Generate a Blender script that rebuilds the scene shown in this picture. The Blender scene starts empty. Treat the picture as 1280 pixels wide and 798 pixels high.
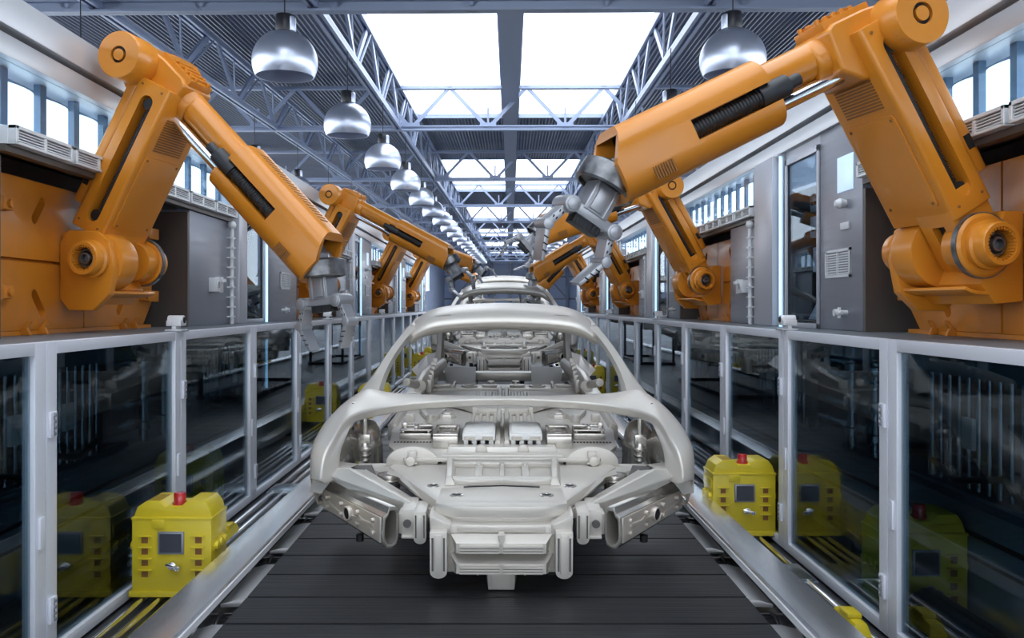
import bpy, bmesh, math, random
from mathutils import Matrix, Vector, Euler
random.seed(7)
R = math.radians
PI = math.pi
SC = bpy.context.scene
COL = SC.collection
CAMZ = 1.4
F = 1100.0
ORD = ['first','second','third','fourth','fifth','sixth','seventh','eighth','ninth','tenth','eleventh','twelfth','thirteenth','fourteenth','fifteenth','sixteenth','seventeenth','eighteenth','nineteenth','twentieth']

# ------------------------------------------------------------------ materials
def mat(name, col, rough=0.5, metal=0.0, coat=0.0, emit=None, es=1.0, noise=0.0, nscale=(6,6,6), bump=0.0, bscale=(40,40,40), spec=None):
    m = bpy.data.materials.new(name); m.use_nodes = True
    nt = m.node_tree; b = nt.nodes['Principled BSDF']
    b.inputs['Base Color'].default_value = (*col, 1)
    b.inputs['Roughness'].default_value = rough
    b.inputs['Metallic'].default_value = metal
    b.inputs['Coat Weight'].default_value = coat
    b.inputs['Coat Roughness'].default_value = 0.12
    if spec is not None: b.inputs['Specular IOR Level'].default_value = spec
    if emit:
        b.inputs['Emission Color'].default_value = (*emit, 1)
        b.inputs['Emission Strength'].default_value = es
    if noise or bump:
        tc = nt.nodes.new('ShaderNodeTexCoord')
    if noise:
        mp = nt.nodes.new('ShaderNodeMapping'); mp.inputs['Scale'].default_value = nscale
        nz = nt.nodes.new('ShaderNodeTexNoise'); nz.inputs['Scale'].default_value = 1.0; nz.inputs['Detail'].default_value = 5
        rp = nt.nodes.new('ShaderNodeMapRange')
        rp.inputs['From Min'].default_value = 0.3; rp.inputs['From Max'].default_value = 0.7
        rp.inputs['To Min'].default_value = 1 - noise; rp.inputs['To Max'].default_value = 1 + noise
        mx = nt.nodes.new('ShaderNodeMix'); mx.data_type = 'RGBA'; mx.blend_type = 'MULTIPLY'
        mx.inputs['Factor'].default_value = 1
        mx.inputs[6].default_value = (*col, 1)
        nt.links.new(tc.outputs['Object'], mp.inputs['Vector']); nt.links.new(mp.outputs[0], nz.inputs['Vector'])
        nt.links.new(nz.outputs['Fac'], rp.inputs['Value']); nt.links.new(rp.outputs[0], mx.inputs[7])
        nt.links.new(mx.outputs[2], b.inputs['Base Color'])
        rr = nt.nodes.new('ShaderNodeMapRange')
        rr.inputs['From Min'].default_value = 0.3; rr.inputs['From Max'].default_value = 0.7
        rr.inputs['To Min'].default_value = max(0.03, rough - 0.08); rr.inputs['To Max'].default_value = min(1, rough + 0.08)
        nt.links.new(nz.outputs['Fac'], rr.inputs['Value']); nt.links.new(rr.outputs[0], b.inputs['Roughness'])
    if bump:
        mp2 = nt.nodes.new('ShaderNodeMapping'); mp2.inputs['Scale'].default_value = bscale
        n2 = nt.nodes.new('ShaderNodeTexNoise'); n2.inputs['Scale'].default_value = 1.0; n2.inputs['Detail'].default_value = 3
        bp = nt.nodes.new('ShaderNodeBump'); bp.inputs['Strength'].default_value = bump; bp.inputs['Distance'].default_value = 0.01
        nt.links.new(tc.outputs['Object'], mp2.inputs['Vector']); nt.links.new(mp2.outputs[0], n2.inputs['Vector'])
        nt.links.new(n2.outputs['Fac'], bp.inputs['Height']); nt.links.new(bp.outputs[0], b.inputs['Normal'])
    return m

def glass_mat(name, tint, f0, rough=0.0, f90=1.0):
    """Thin pane: tinted see-through plus mirror reflection that grows towards grazing (Schlick)."""
    m = bpy.data.materials.new(name); m.use_nodes = True
    nt = m.node_tree; nt.nodes.clear()
    o = nt.nodes.new('ShaderNodeOutputMaterial')
    tr = nt.nodes.new('ShaderNodeBsdfTransparent'); tr.inputs[0].default_value = (*tint, 1)
    gl = nt.nodes.new('ShaderNodeBsdfGlossy'); gl.inputs['Roughness'].default_value = rough
    gl.inputs[0].default_value = (0.9, 0.95, 1, 1)
    lw = nt.nodes.new('ShaderNodeLayerWeight'); lw.inputs[0].default_value = 0.5
    p = nt.nodes.new('ShaderNodeMath'); p.operation = 'POWER'; p.inputs[1].default_value = 5
    q = nt.nodes.new('ShaderNodeMath'); q.operation = 'MULTIPLY_ADD'; q.inputs[1].default_value = f90 - f0; q.inputs[2].default_value = f0
    mx = nt.nodes.new('ShaderNodeMixShader')
    nt.links.new(lw.outputs['Facing'], p.inputs[0]); nt.links.new(p.outputs[0], q.inputs[0]); nt.links.new(q.outputs[0], mx.inputs[0])
    nt.links.new(tr.outputs[0], mx.inputs[1]); nt.links.new(gl.outputs[0], mx.inputs[2])
    nt.links.new(mx.outputs[0], o.inputs[0])
    return m

M = {}
M['orange'] = mat('orange_paint', (0.62, 0.222, 0.016), 0.36, 0, 0.25, noise=0.07, nscale=(3,3,3))
M['orange_dark'] = mat('orange_plate_paint', (0.52, 0.175, 0.012), 0.45, 0, 0.15, noise=0.14, nscale=(4,4,4))
M['black'] = mat('black_rubber', (0.012,0.012,0.014), 0.45)
M['dark'] = mat('dark_recess_metal', (0.03,0.032,0.036), 0.5, 0.2)
M['groove'] = mat('black_groove', (0.006,0.006,0.007), 0.6)
M['grille'] = mat('orange_grille', (0.22,0.09,0.02), 0.6)
M['chrome'] = mat('chrome', (0.82,0.82,0.84), 0.12, 1.0)
M['wrist'] = mat('worn_steel', (0.20,0.205,0.215), 0.36, 0.8, noise=0.4, nscale=(25,25,25))
M['grip'] = mat('gripper_aluminium', (0.42,0.43,0.46), 0.33, 0.6)
M['fence'] = mat('fence_aluminium', (0.74,0.76,0.83), 0.35, 0.2)
M['glass'] = glass_mat('tinted_safety_glass', (0.48,0.58,0.63), 0.03)
M['cab_glass'] = glass_mat('cabinet_glass', (0.82,0.89,0.94), 0.012, 0.0, 0.45)
M['sky_glass'] = glass_mat('skylight_glass', (0.97,0.985,1.0), 0.01, 0.0, 0.12)
M['cab'] = mat('cabinet_grey_steel', (0.25,0.26,0.30), 0.36, 0.45, noise=0.06, nscale=(2,2,30))
M['cab_light'] = mat('light_grey_steel', (0.47,0.48,0.53), 0.35, 0.4)
M['fascia'] = mat('fascia_aluminium', (0.56,0.57,0.60), 0.35, 0.35)
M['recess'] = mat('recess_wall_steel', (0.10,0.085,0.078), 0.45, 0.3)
M['white_metal'] = mat('white_painted_metal', (0.66,0.67,0.69), 0.4, 0.1)
M['lightglow'] = mat('glowing_window_panel', (0.8,0.9,1), 0.4, emit=(0.86,0.95,1.0), es=1.6)
M['bluelight'] = mat('blue_light_bar', (0.7,0.88,1), 0.4, emit=(0.42,0.72,1.0), es=1.05)
M['indicator'] = mat('pale_blue_indicator', (0.5,0.65,0.8), 0.3, emit=(0.55,0.76,1.0), es=0.45)
M['panelgrey'] = mat('woven_grey_panel', (0.40,0.39,0.375), 0.6, 0.1, bump=0.2)
M['plate'] = mat('bright_slide_steel', (0.82,0.82,0.84), 0.3, 0.7)
M['fin'] = mat('blue_grey_fin', (0.17,0.24,0.33), 0.4, 0.3)
M['deck'] = mat('corrugated_roof_deck', (0.080,0.105,0.172), 0.45, 0.35, noise=0.12, nscale=(0.6,0.6,0.6))
M['truss'] = mat('slate_blue_steel', (0.32,0.38,0.53), 0.36, 0.35)
M['beam'] = mat('blue_grey_beam', (0.27,0.32,0.43), 0.4, 0.4)
M['lamp'] = mat('brushed_lamp_metal', (0.60,0.65,0.78), 0.33, 0.8)
M['lamp_in'] = mat('lamp_reflector', (0.62,0.66,0.78), 0.3, 0.6)
M['lamp_cap'] = mat('black_lamp_cap', (0.012,0.013,0.018), 0.35)
M['car'] = mat('bare_body_primer', (0.62,0.585,0.535), 0.36, 0.34, 0.0)
M['car2'] = mat('satin_body_metal', (0.63,0.60,0.555), 0.25, 0.8)
M['carw'] = mat('bright_module_cover', (0.80,0.80,0.78), 0.35, 0.05)
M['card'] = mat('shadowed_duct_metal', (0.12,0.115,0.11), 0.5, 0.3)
M['carbeige'] = mat('beige_cast_metal', (0.60,0.54,0.48), 0.35, 0.4)
M['belt'] = mat('black_conveyor_rubber', (0.012,0.0125,0.014), 0.40, noise=0.25, nscale=(1.2,60,20), bump=0.35, bscale=(2,120,40))
M['rail'] = mat('brushed_rail_steel', (0.90,0.89,0.88), 0.22, 0.92)
M['yellow'] = mat('yellow_plastic', (0.60,0.47,0.018), 0.42, 0, 0.1)
M['red'] = mat('red_lens', (0.45,0.02,0.025), 0.2, 0, 0.5)
M['screen'] = mat('dark_screen', (0.05,0.055,0.07), 0.2)
M['floor'] = mat('dark_factory_floor', (0.055,0.058,0.065), 0.35, noise=0.2, nscale=(1,1,1))
M['bluewall'] = mat('blue_grey_wall', (0.66,0.76,1.0), 0.6, noise=0.08, nscale=(0.5,0.5,0.5))
M['machine'] = mat('machine_grey', (0.16,0.18,0.20), 0.45, 0.3)
M['plinth'] = mat('plinth_grey', (0.22,0.24,0.27), 0.5, 0.1)
M['pipe'] = mat('steel_pipe', (0.45,0.50,0.55), 0.25, 0.9)
M['stand'] = mat('dark_carrier_steel', (0.03,0.03,0.034), 0.5, 0.3)

# ------------------------------------------------------------------ mesh builder
class MB:
    def __init__(s): s.v=[]; s.f=[]; s.M=Matrix.Identity(4)
    def add(s, vs, fs):
        n=len(s.v); s.v += [tuple(s.M@Vector(p)) for p in vs]; s.f += [tuple(i+n for i in f) for f in fs]; return s
    def box(s,x0,x1,y0,y1,z0,z1):
        if x0>x1: x0,x1=x1,x0
        if y0>y1: y0,y1=y1,y0
        if z0>z1: z0,z1=z1,z0
        v=[(x0,y0,z0),(x1,y0,z0),(x1,y1,z0),(x0,y1,z0),(x0,y0,z1),(x1,y0,z1),(x1,y1,z1),(x0,y1,z1)]
        return s.add(v,[(0,3,2,1),(4,5,6,7),(0,1,5,4),(1,2,6,5),(2,3,7,6),(3,0,4,7)])
    def hexa(s, b, t):   # 4 bottom points ccw from above, 4 top points
        return s.add(list(b)+list(t),[(0,3,2,1),(4,5,6,7),(0,1,5,4),(1,2,6,5),(2,3,7,6),(3,0,4,7)])
    def cyl(s,p0,p1,r0,r1=None,n=16,caps=True):
        if r1 is None: r1=r0
        p0=Vector(p0);p1=Vector(p1);d=(p1-p0)
        if d.length<1e-9: return s
        q=d.to_track_quat('Z','Y'); vs=[]
        for p,r in((p0,r0),(p1,r1)):
            for i in range(n):
                a=2*PI*i/n; vs.append(tuple(p+q@Vector((r*math.cos(a),r*math.sin(a),0))))
        fs=[(i,(i+1)%n,n+(i+1)%n,n+i) for i in range(n)]
        if caps: fs+=[tuple(range(n-1,-1,-1)),tuple(range(n,2*n))]
        return s.add(vs,fs)
    def bar(s,p0,p1,w,h=None,up=(0,0,1)):   # rectangular bar
        h=h or w; p0=Vector(p0);p1=Vector(p1);d=(p1-p0).normalized(); u=Vector(up)
        sx=d.cross(u)
        if sx.length<1e-6: sx=d.cross(Vector((1,0,0)))
        sx.normalize(); sz=sx.cross(d); vs=[]
        for p in(p0,p1):
            for a,b in((-1,-1),(1,-1),(1,1),(-1,1)): vs.append(tuple(p+sx*a*w/2+sz*b*h/2))
        return s.add(vs,[(3,2,1,0),(4,5,6,7),(0,1,5,4),(1,2,6,5),(2,3,7,6),(3,0,4,7)])
    def tube(s,pts,r,n=12,caps=True):
        pts=[Vector(p) for p in pts]; k=len(pts); rs=r if isinstance(r,(list,tuple)) else [r]*k
        vs=[];q=None
        for i,p in enumerate(pts):
            d=(pts[min(i+1,k-1)]-pts[max(i-1,0)]).normalized()
            nq=d.to_track_quat('Z','Y') if q is None else (pq.rotation_difference(d)@q if False else d.to_track_quat('Z','Y'))
            q=nq
            for j in range(n):
                a=2*PI*j/n; vs.append(tuple(p+q@Vector((rs[i]*math.cos(a),rs[i]*math.sin(a),0))))
        fs=[]
        for i in range(k-1):
            for j in range(n): fs.append((i*n+j,i*n+(j+1)%n,(i+1)*n+(j+1)%n,(i+1)*n+j))
        if caps: fs+=[tuple(range(n-1,-1,-1)),tuple(range((k-1)*n,k*n))]
        return s.add(vs,fs)
    def lathe(s,prof,n=32,mtx=None):   # prof: (r,h) along local Z
        old=s.M
        if mtx is not None: s.M=s.M@mtx
        vs=[];rows=[]
        for r,h in prof:
            if r<1e-6: rows.append([len(vs)]); vs.append((0,0,h))
            else:
                rows.append(list(range(len(vs),len(vs)+n)))
                vs+=[(r*math.cos(2*PI*i/n),r*math.sin(2*PI*i/n),h) for i in range(n)]
        fs=[]
        for a,b in zip(rows,rows[1:]):
            for i in range(n):
                j=(i+1)%n
                if len(a)==1 and len(b)==1: continue
                if len(a)==1: fs.append((a[0],b[j],b[i])) if False else fs.append((a[0],b[i],b[j]))
                elif len(b)==1: fs.append((a[i],a[j],b[0]))
                else: fs.append((a[i],a[j],b[j],b[i]))
        s.add(vs,fs); s.M=old; return s
    def prism(s,poly,a0,a1,axis='y'):   # poly in the two other axes: y->(x,z) x->(y,z) z->(x,y)
        def P(p,a):
            return {'y':(p[0],a,p[1]),'x':(a,p[0],p[1]),'z':(p[0],p[1],a)}[axis]
        n=len(poly); vs=[P(p,a0) for p in poly]+[P(p,a1) for p in poly]
        return s.add(vs,[tuple(range(n)),tuple(range(2*n-1,n-1,-1))]+[(i,n+i,n+(i+1)%n,(i+1)%n) for i in range(n)])
    def grid(s,rows,closed=False):
        n=len(rows[0]); vs=[p for r in rows for p in r]; fs=[]
        for i in range(len(rows)-1):
            for j in range(n if closed else n-1):
                fs.append((i*n+j,i*n+(j+1)%n,(i+1)*n+(j+1)%n,(i+1)*n+j))
        return s.add(vs,fs)
    def mesh(s,name,bevel=0.0,seg=2,smooth=35,fixn=True):
        bm=bmesh.new(); vs=[bm.verts.new(p) for p in s.v]
        for f in s.f:
            try: bm.faces.new([vs[i] for i in f])
            except ValueError: pass
        if fixn: bmesh.ops.recalc_face_normals(bm,faces=bm.faces)
        if bevel>0:
            es=[e for e in bm.edges if len(e.link_faces)==2 and e.calc_face_angle(0)>R(32)]
            try: bmesh.ops.bevel(bm,geom=es,offset=bevel,segments=seg,affect='EDGES',clamp_overlap=True,profile=0.6)
            except Exception: pass
        me=bpy.data.meshes.new(name); bm.to_mesh(me); bm.free()
        if smooth:
            me.polygons.foreach_set('use_smooth',[True]*len(me.polygons))
            me.set_sharp_from_angle(angle=R(smooth))
        return me
    def build(s,name,m,parent=None,bevel=0.0,seg=2,smooth=35,**kw):
        me=s.mesh(name,bevel,seg,smooth); return place(name,me,m,parent)

def place(name,me,m,parent=None,mtx=None):
    if m is not None and not me.materials: me.materials.append(m)
    o=bpy.data.objects.new(name,me); COL.objects.link(o)
    if parent is not None: o.parent=parent
    if mtx is not None: o.matrix_local=mtx
    return o

def cut(me,*cutters):
    """Boolean differences, evaluated once into a new mesh."""
    for cme in cutters:
        a=bpy.data.objects.new('work_a',me); b=bpy.data.objects.new('work_b',cme)
        COL.objects.link(a); COL.objects.link(b)
        md=a.modifiers.new('cut','BOOLEAN'); md.operation='DIFFERENCE'; md.object=b; md.solver='EXACT'
        dg=bpy.context.evaluated_depsgraph_get(); dg.update()
        out=bpy.data.meshes.new_from_object(a.evaluated_get(dg))
        bpy.data.objects.remove(a); bpy.data.objects.remove(b)
        if len(out.polygons)>3: me=out
    me.polygons.foreach_set('use_smooth',[True]*len(me.polygons)); me.set_sharp_from_angle(angle=R(30))
    return me

def join(a,ma,b,mb_):
    """Two meshes of one part in one mesh, each keeping its own material."""
    bm=bmesh.new(); bm.from_mesh(a); n=len(bm.faces); bm.from_mesh(b); bm.faces.ensure_lookup_table()
    for f in bm.faces[n:]: f.material_index=1
    me=bpy.data.meshes.new(a.name); bm.to_mesh(me); bm.free(); me.materials.append(ma); me.materials.append(mb_)
    me.set_sharp_from_angle(angle=R(35)); return me
def tag(o,label=None,cat=None,group=None,kind=None):
    if label: o['label']=label
    if cat: o['category']=cat
    if group: o['group']=group
    if kind: o['kind']=kind
    return o
def empty(name,loc=(0,0,0),rz=0,label=None,cat=None,group=None):
    o=bpy.data.objects.new(name,None); COL.objects.link(o)
    o.location=loc; o.rotation_euler=(0,0,rz); o.empty_display_size=0.1
    return tag(o,label,cat,group)
def kids(o): return [c for c in bpy.data.objects if c.parent==o]
def copy_tree(o,parent=None,ch=None):
    c=o.copy(); COL.objects.link(c)
    if parent is not None: c.parent=parent
    for k in (ch or CH(o)): copy_tree(k,c)
    return c
def CH(o): return list(o.children)
def rot(axis,deg): return Matrix.Rotation(R(deg),4,axis)
def T(*p): return Matrix.Translation(p)
VAX=rot('X',90)      # local Z -> -Y

# ------------------------------------------------------------------ camera, world
cam=bpy.data.cameras.new('camera'); co=bpy.data.objects.new('camera',cam); COL.objects.link(co)
co.location=(0,0,CAMZ); co.rotation_euler=(PI/2,0,0)
cam.sensor_width=36; cam.lens=36*F/1280; cam.shift_x=19/1280; cam.shift_y=-16/1280
cam.clip_end=400; cam.clip_start=0.05
SC.camera=co
w=bpy.data.worlds.new('world'); SC.world=w; w.use_nodes=True
bg=w.node_tree.nodes['Background']; bg.inputs[0].default_value=(0.90,0.95,1.0,1); bg.inputs[1].default_value=3.2
vs=SC.view_settings; vs.view_transform='Standard'; vs.look='None'; vs.exposure=0.3; vs.gamma=1; vs.use_curve_mapping=False
SC.cycles.use_denoising=True
SC.cycles.max_bounces=10; SC.cycles.transparent_max_bounces=12; SC.cycles.diffuse_bounces=5; SC.cycles.glossy_bounces=5
SC.cycles.sample_clamp_indirect=6
XC=-0.05                                  # corridor centre
def X(s,d): return XC+s*d
SIDES=((-1,'left'),(1,'right'))
# ================================================================== hall: floor, roof, trusses, lamps
HALL_END=140.0
CEIL=T(0,0,CAMZ)@rot('Z',-0.885)@rot('X',1.094)     # the hall stands slightly askew to the line
def ceil_obj(o): o.matrix_world=CEIL@o.matrix_basis; return o
mb=MB().box(-16,16,-30,HALL_END+4,-0.2,0.0); tag(mb.build('floor',M['floor'],smooth=0),kind='structure')
X1,X2,X3=2.76,5.82,8.9; ZLO,ZUP,ZDK=4.0,5.02,5.10
HX=10.5
# roof deck, corrugated along the hall, open at the skylights
sky=[(-24.0,-12.7),(-4.6,6.6),(14.9,26.2),(34.5,45.8),(54.1,65.4),(73.7,85.0),(93.3,104.6),(113,124)]
def corr(x0,x1,y0,y1,z):
    n=max(2,int((x1-x0)/0.05)); rows0=[];rows1=[]
    for i in range(n+1):
        x=x0+(x1-x0)*i/n; dz=0.022 if i%2 else 0.0
        rows0.append((x,y0,z+dz)); rows1.append((x,y1,z+dz))
    return rows0,rows1
deck=MB()
for (x0,x1) in((-HX,-X1),(X1,HX)): deck.grid(corr(x0,x1,-30,HALL_END,ZDK))
edges=[-30]+[e for p in sky for e in p]+[HALL_END]
for a,b in zip(edges[0::2],edges[1::2]): deck.grid(corr(-X1,X1,a,b,ZDK))
d=deck.build('ceiling',M['deck'],smooth=0); tag(d,kind='structure')
sd=d.modifiers.new('sheet','SOLIDIFY'); sd.thickness=0.02; sd.offset=1
ceil_obj(d)
wn=0
for a,b in sky:
    for s in(-1,1):
        wn+=1
        o=tag(empty('window_%d'%wn,(0,0,0)),kind='structure')
        fr=MB(); x0,x1=(0.2,X1) if s>0 else(-X1,-0.2)
        fr.box(x0,x0+.05,a,b,ZDK-.02,ZDK+.1).box(x1-.05,x1,a,b,ZDK-.02,ZDK+.1).box(x0,x1,a,a+.06,ZDK-.02,ZDK+.1).box(x0,x1,b-.06,b,ZDK-.02,ZDK+.1)
        fr.build('window_frame',M['truss'],o,smooth=0)
        MB().box(x0+.05,x1-.05,a+.06,b-.06,ZDK+.05,ZDK+.06).build('pane',M['sky_glass'],o,smooth=0)
        ceil_obj(o)
# hall walls
far=MB(); far.box(-HX,HX,HALL_END,HALL_END+.4,-8,ZDK+.3)
o=far.build('wall_back',M['bluewall'],smooth=0); tag(o,kind='structure'); ceil_obj(o)
br=MB()
for x in(-9,-6,-3,0,3,6,9): br.box(x-.25,x+.25,HALL_END-.4,HALL_END-.002,-6,ZDK)
for z in(-5,-1.5,2,4.5): br.box(-HX,HX,HALL_END-.3,HALL_END-.002,z-.12,z+.12)
for x in(-9,-3,3): br.bar((x,HALL_END-.25,-1.5),(x+3,HALL_END-.25,2),.2); br.bar((x+6,HALL_END-.25,-1.5),(x+3,HALL_END-.25,2),.2)
o=br.build('trim_1',M['beam'],smooth=0); tag(o,kind='structure'); ceil_obj(o)
for s,nm in SIDES:      # hall side walls: low parapet, unseen glazing added to brighten the roof, head beam
    m=MB(); m.box(s*HX,s*(HX+.3),-30,HALL_END,-8,-.2); m.box(s*HX,s*(HX+.3),114,HALL_END,-.2,ZDK-.35); m.box(s*HX,s*(HX+.3),-30,HALL_END,ZDK-.35,ZDK+.3)
    o=m.build('wall_outer_'+nm,M['bluewall'],smooth=0); tag(o,kind='structure'); ceil_obj(o)
    wn+=1
    o=tag(empty('window_%d'%wn,(0,0,0)),kind='structure')
    m=MB()
    for y in range(-30,114,4): m.box(s*(HX+.05),s*(HX+.2),y,y+.16,-.2,ZDK-.35)
    m.build('window_frame',M['truss'],o,smooth=0)
    MB().box(s*(HX+.1),s*(HX+.11),-30,114,-.2,ZDK-.35).build('pane',M['sky_glass'],o,smooth=0)
    ceil_obj(o)
# centre ridge beam
t=empty('ridge_girder',(0,0,0),0,'long blue-grey box beam running down the centre between the skylights','beam')
b=MB(); b.box(-.2,.2,-30,HALL_END,4.62,4.66).box(-.07,.07,-30,HALL_END,4.66,5.04).box(-.2,.2,-30,HALL_END,5.04,5.09)
b.build('web_beam',M['beam'],t,smooth=0)
b=MB()
for y in range(-29,139,2): b.box(-.19,-.07,y-.02,y+.02,4.66,5.04).box(.07,.19,y-.02,y+.02,4.66,5.04)
b.build('stiffener',M['truss'],t,smooth=0); ceil_obj(t)
# longitudinal trusses
def long_truss(x,zlo,zup,label):
    t=empty('roof_truss',(x,0,0),0,label,'truss','roof trusses along the hall')
    for nm,z,w in(('lower_chord',zlo,.16),('upper_chord',zup,.16)):
        m=MB(); m.box(-w/2,-w/2+.05,-28,HALL_END,z-.06,z+.06).box(w/2-.05,w/2,-28,HALL_END,z-.06,z+.06).box(-w/2,w/2,-28,HALL_END,z-.005,z+.02)
        m.build(nm,M['truss'],t,smooth=0)
    wb=MB(); y=-27.0; p=3.05; h=zup-zlo
    while y<HALL_END-3:
        wb.bar((0,y,zlo),(0,y-p*.42,zup),.05,.12); wb.bar((0,y,zlo),(0,y+p*.42,zup),.05,.12)
        wb.bar((-.05,y,zlo),(-.05,y-.06,zup),.03); wb.bar((.05,y+p*.5,zup),(.05,y+.1,zlo),.03)
        wb.box(-.03,.03,y-.18,y+.18,zlo-.02,zlo+.12)
        y+=p
    wb.build('web_bracing',M['truss'],t,smooth=0)
    return ceil_obj(t)
long_truss(-X1,ZLO,ZUP,'long lattice truss along the edge of the skylights on the left')
long_truss(X1,ZLO,ZUP,'long lattice truss along the edge of the skylights on the right')
long_truss(-X2,ZLO,ZUP-.12,'long lattice truss far out above the left machine wall')
long_truss(X2,ZLO,ZUP-.12,'long lattice truss far out above the right machine wall')
# cross trusses
ys=[12.4,21.8,31.9,42.0,52.0,62,72,82,92,102,112,122,132]
for i,y in enumerate(ys):
    lab=('heavy blue-grey cross beam spanning the top of the picture' if i==0 else
         '%s cross truss of the roof counted from the camera, spanning wall to wall'%ORD[i])
    t=empty('cross_truss',(0,y,0),0,lab,'truss','cross trusses of the roof')
    zl,zu=ZLO-.02,ZUP-.03
    hh=.085 if i==0 else .06
    m=MB(); m.box(-HX+.02,HX-.02,-.09,.09,zl-hh,zl-hh+.03).box(-HX+.02,HX-.02,-.02,.02,zl-hh,zl+hh).box(-HX+.02,HX-.02,-.09,.09,zl+hh-.03,zl+hh)
    m.build('lower_chord',M['beam'] if i==0 else M['truss'],t,smooth=0)
    m=MB(); m.box(-HX+.02,HX-.02,-.08,.08,zu-.05,zu-.02).box(-HX+.02,HX-.02,-.02,.02,zu-.05,zu+.04)
    m.build('upper_chord',M['truss'],t,smooth=0)
    wb=MB(); p=1.9; n=5
    for k in range(-n,n+1):
        x=k*p-.55
        wb.bar((x,0,zl),(x-p*.5,0,zu),.09,.04,(0,1,0)); wb.bar((x,0,zl),(x+p*.5,0,zu),.09,.04,(0,1,0)); wb.bar((x,0,zl),(x,0,zl+.5),.05,.05,(0,1,0))
        wb.box(x-.2,x+.2,-.015,.015,zl,zl+.14)
    wb.build('web_bracing',M['truss'],t,smooth=0); ceil_obj(t)
# pendant lamps
prof_out=[(.388*math.cos(R(q)),.175+.375*math.sin(R(q))) for q in range(74,-29,-6)]
prof_in=[(.376*math.cos(R(q)),.175+.363*math.sin(R(q))) for q in range(-28,84,6)]+[(0,.54)]
def lamp_meshes():
    L={}
    L['lamp_shade']=(MB().lathe(prof_out+[prof_in[0]],40).mesh('lamp_shade',smooth=60),M['lamp'])
    L['reflector']=(MB().lathe(prof_in,40).mesh('reflector',smooth=60),M['lamp_in'])
    L['cap']=(MB().lathe([(0,.54),(.105,.54),(.108,.555),(.108,.72),(.10,.735),(0,.735)],24).mesh('cap',smooth=40),M['lamp_cap'])
    L['bracket']=(MB().lathe([(0,.54),(.075,.54),(.075,.70),(.065,.71),(0,.71)],16,T(.06,.0,0)).mesh('bracket',.01),M['lamp'])
    L['cord']=(MB().cyl((0,0,.73),(0,0,ZLO-2.58),.008,n=6).mesh('cord'),M['lamp_cap'])
    L['bulb']=(MB().lathe([(0,.1),(.04,.12),(.05,.17),(.03,.25),(.03,.54)],16).mesh('bulb',smooth=60),M['white_metal'])
    return L
LM=lamp_meshes()
def lamp(x,y,label,group):
    t=empty('pendant_lamp',(x,y,2.55),0,label,'pendant lamp',group)
    for nm,(me,m) in LM.items():
        o=place(nm,me,m,t)
        if nm=='bracket' and x<0: pass
        elif nm=='bracket': o.scale.x=-1
    ceil_obj(t); return t
for s,nm in SIDES:
    for k in range(20):
        lamp(s*(X1-.06 if s<0 else X1-.12),10.55+4.05*k,'%s dome pendant lamp from the camera in the inner row on the %s'%(ORD[k],nm),'dome lamps of the inner rows')
    for k in range(7):
        lamp(s*X2,11.9+4.05*k,'%s dome pendant lamp from the camera in the outer row above the %s machine wall'%(ORD[k],nm),'dome lamps of the outer rows')
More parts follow.
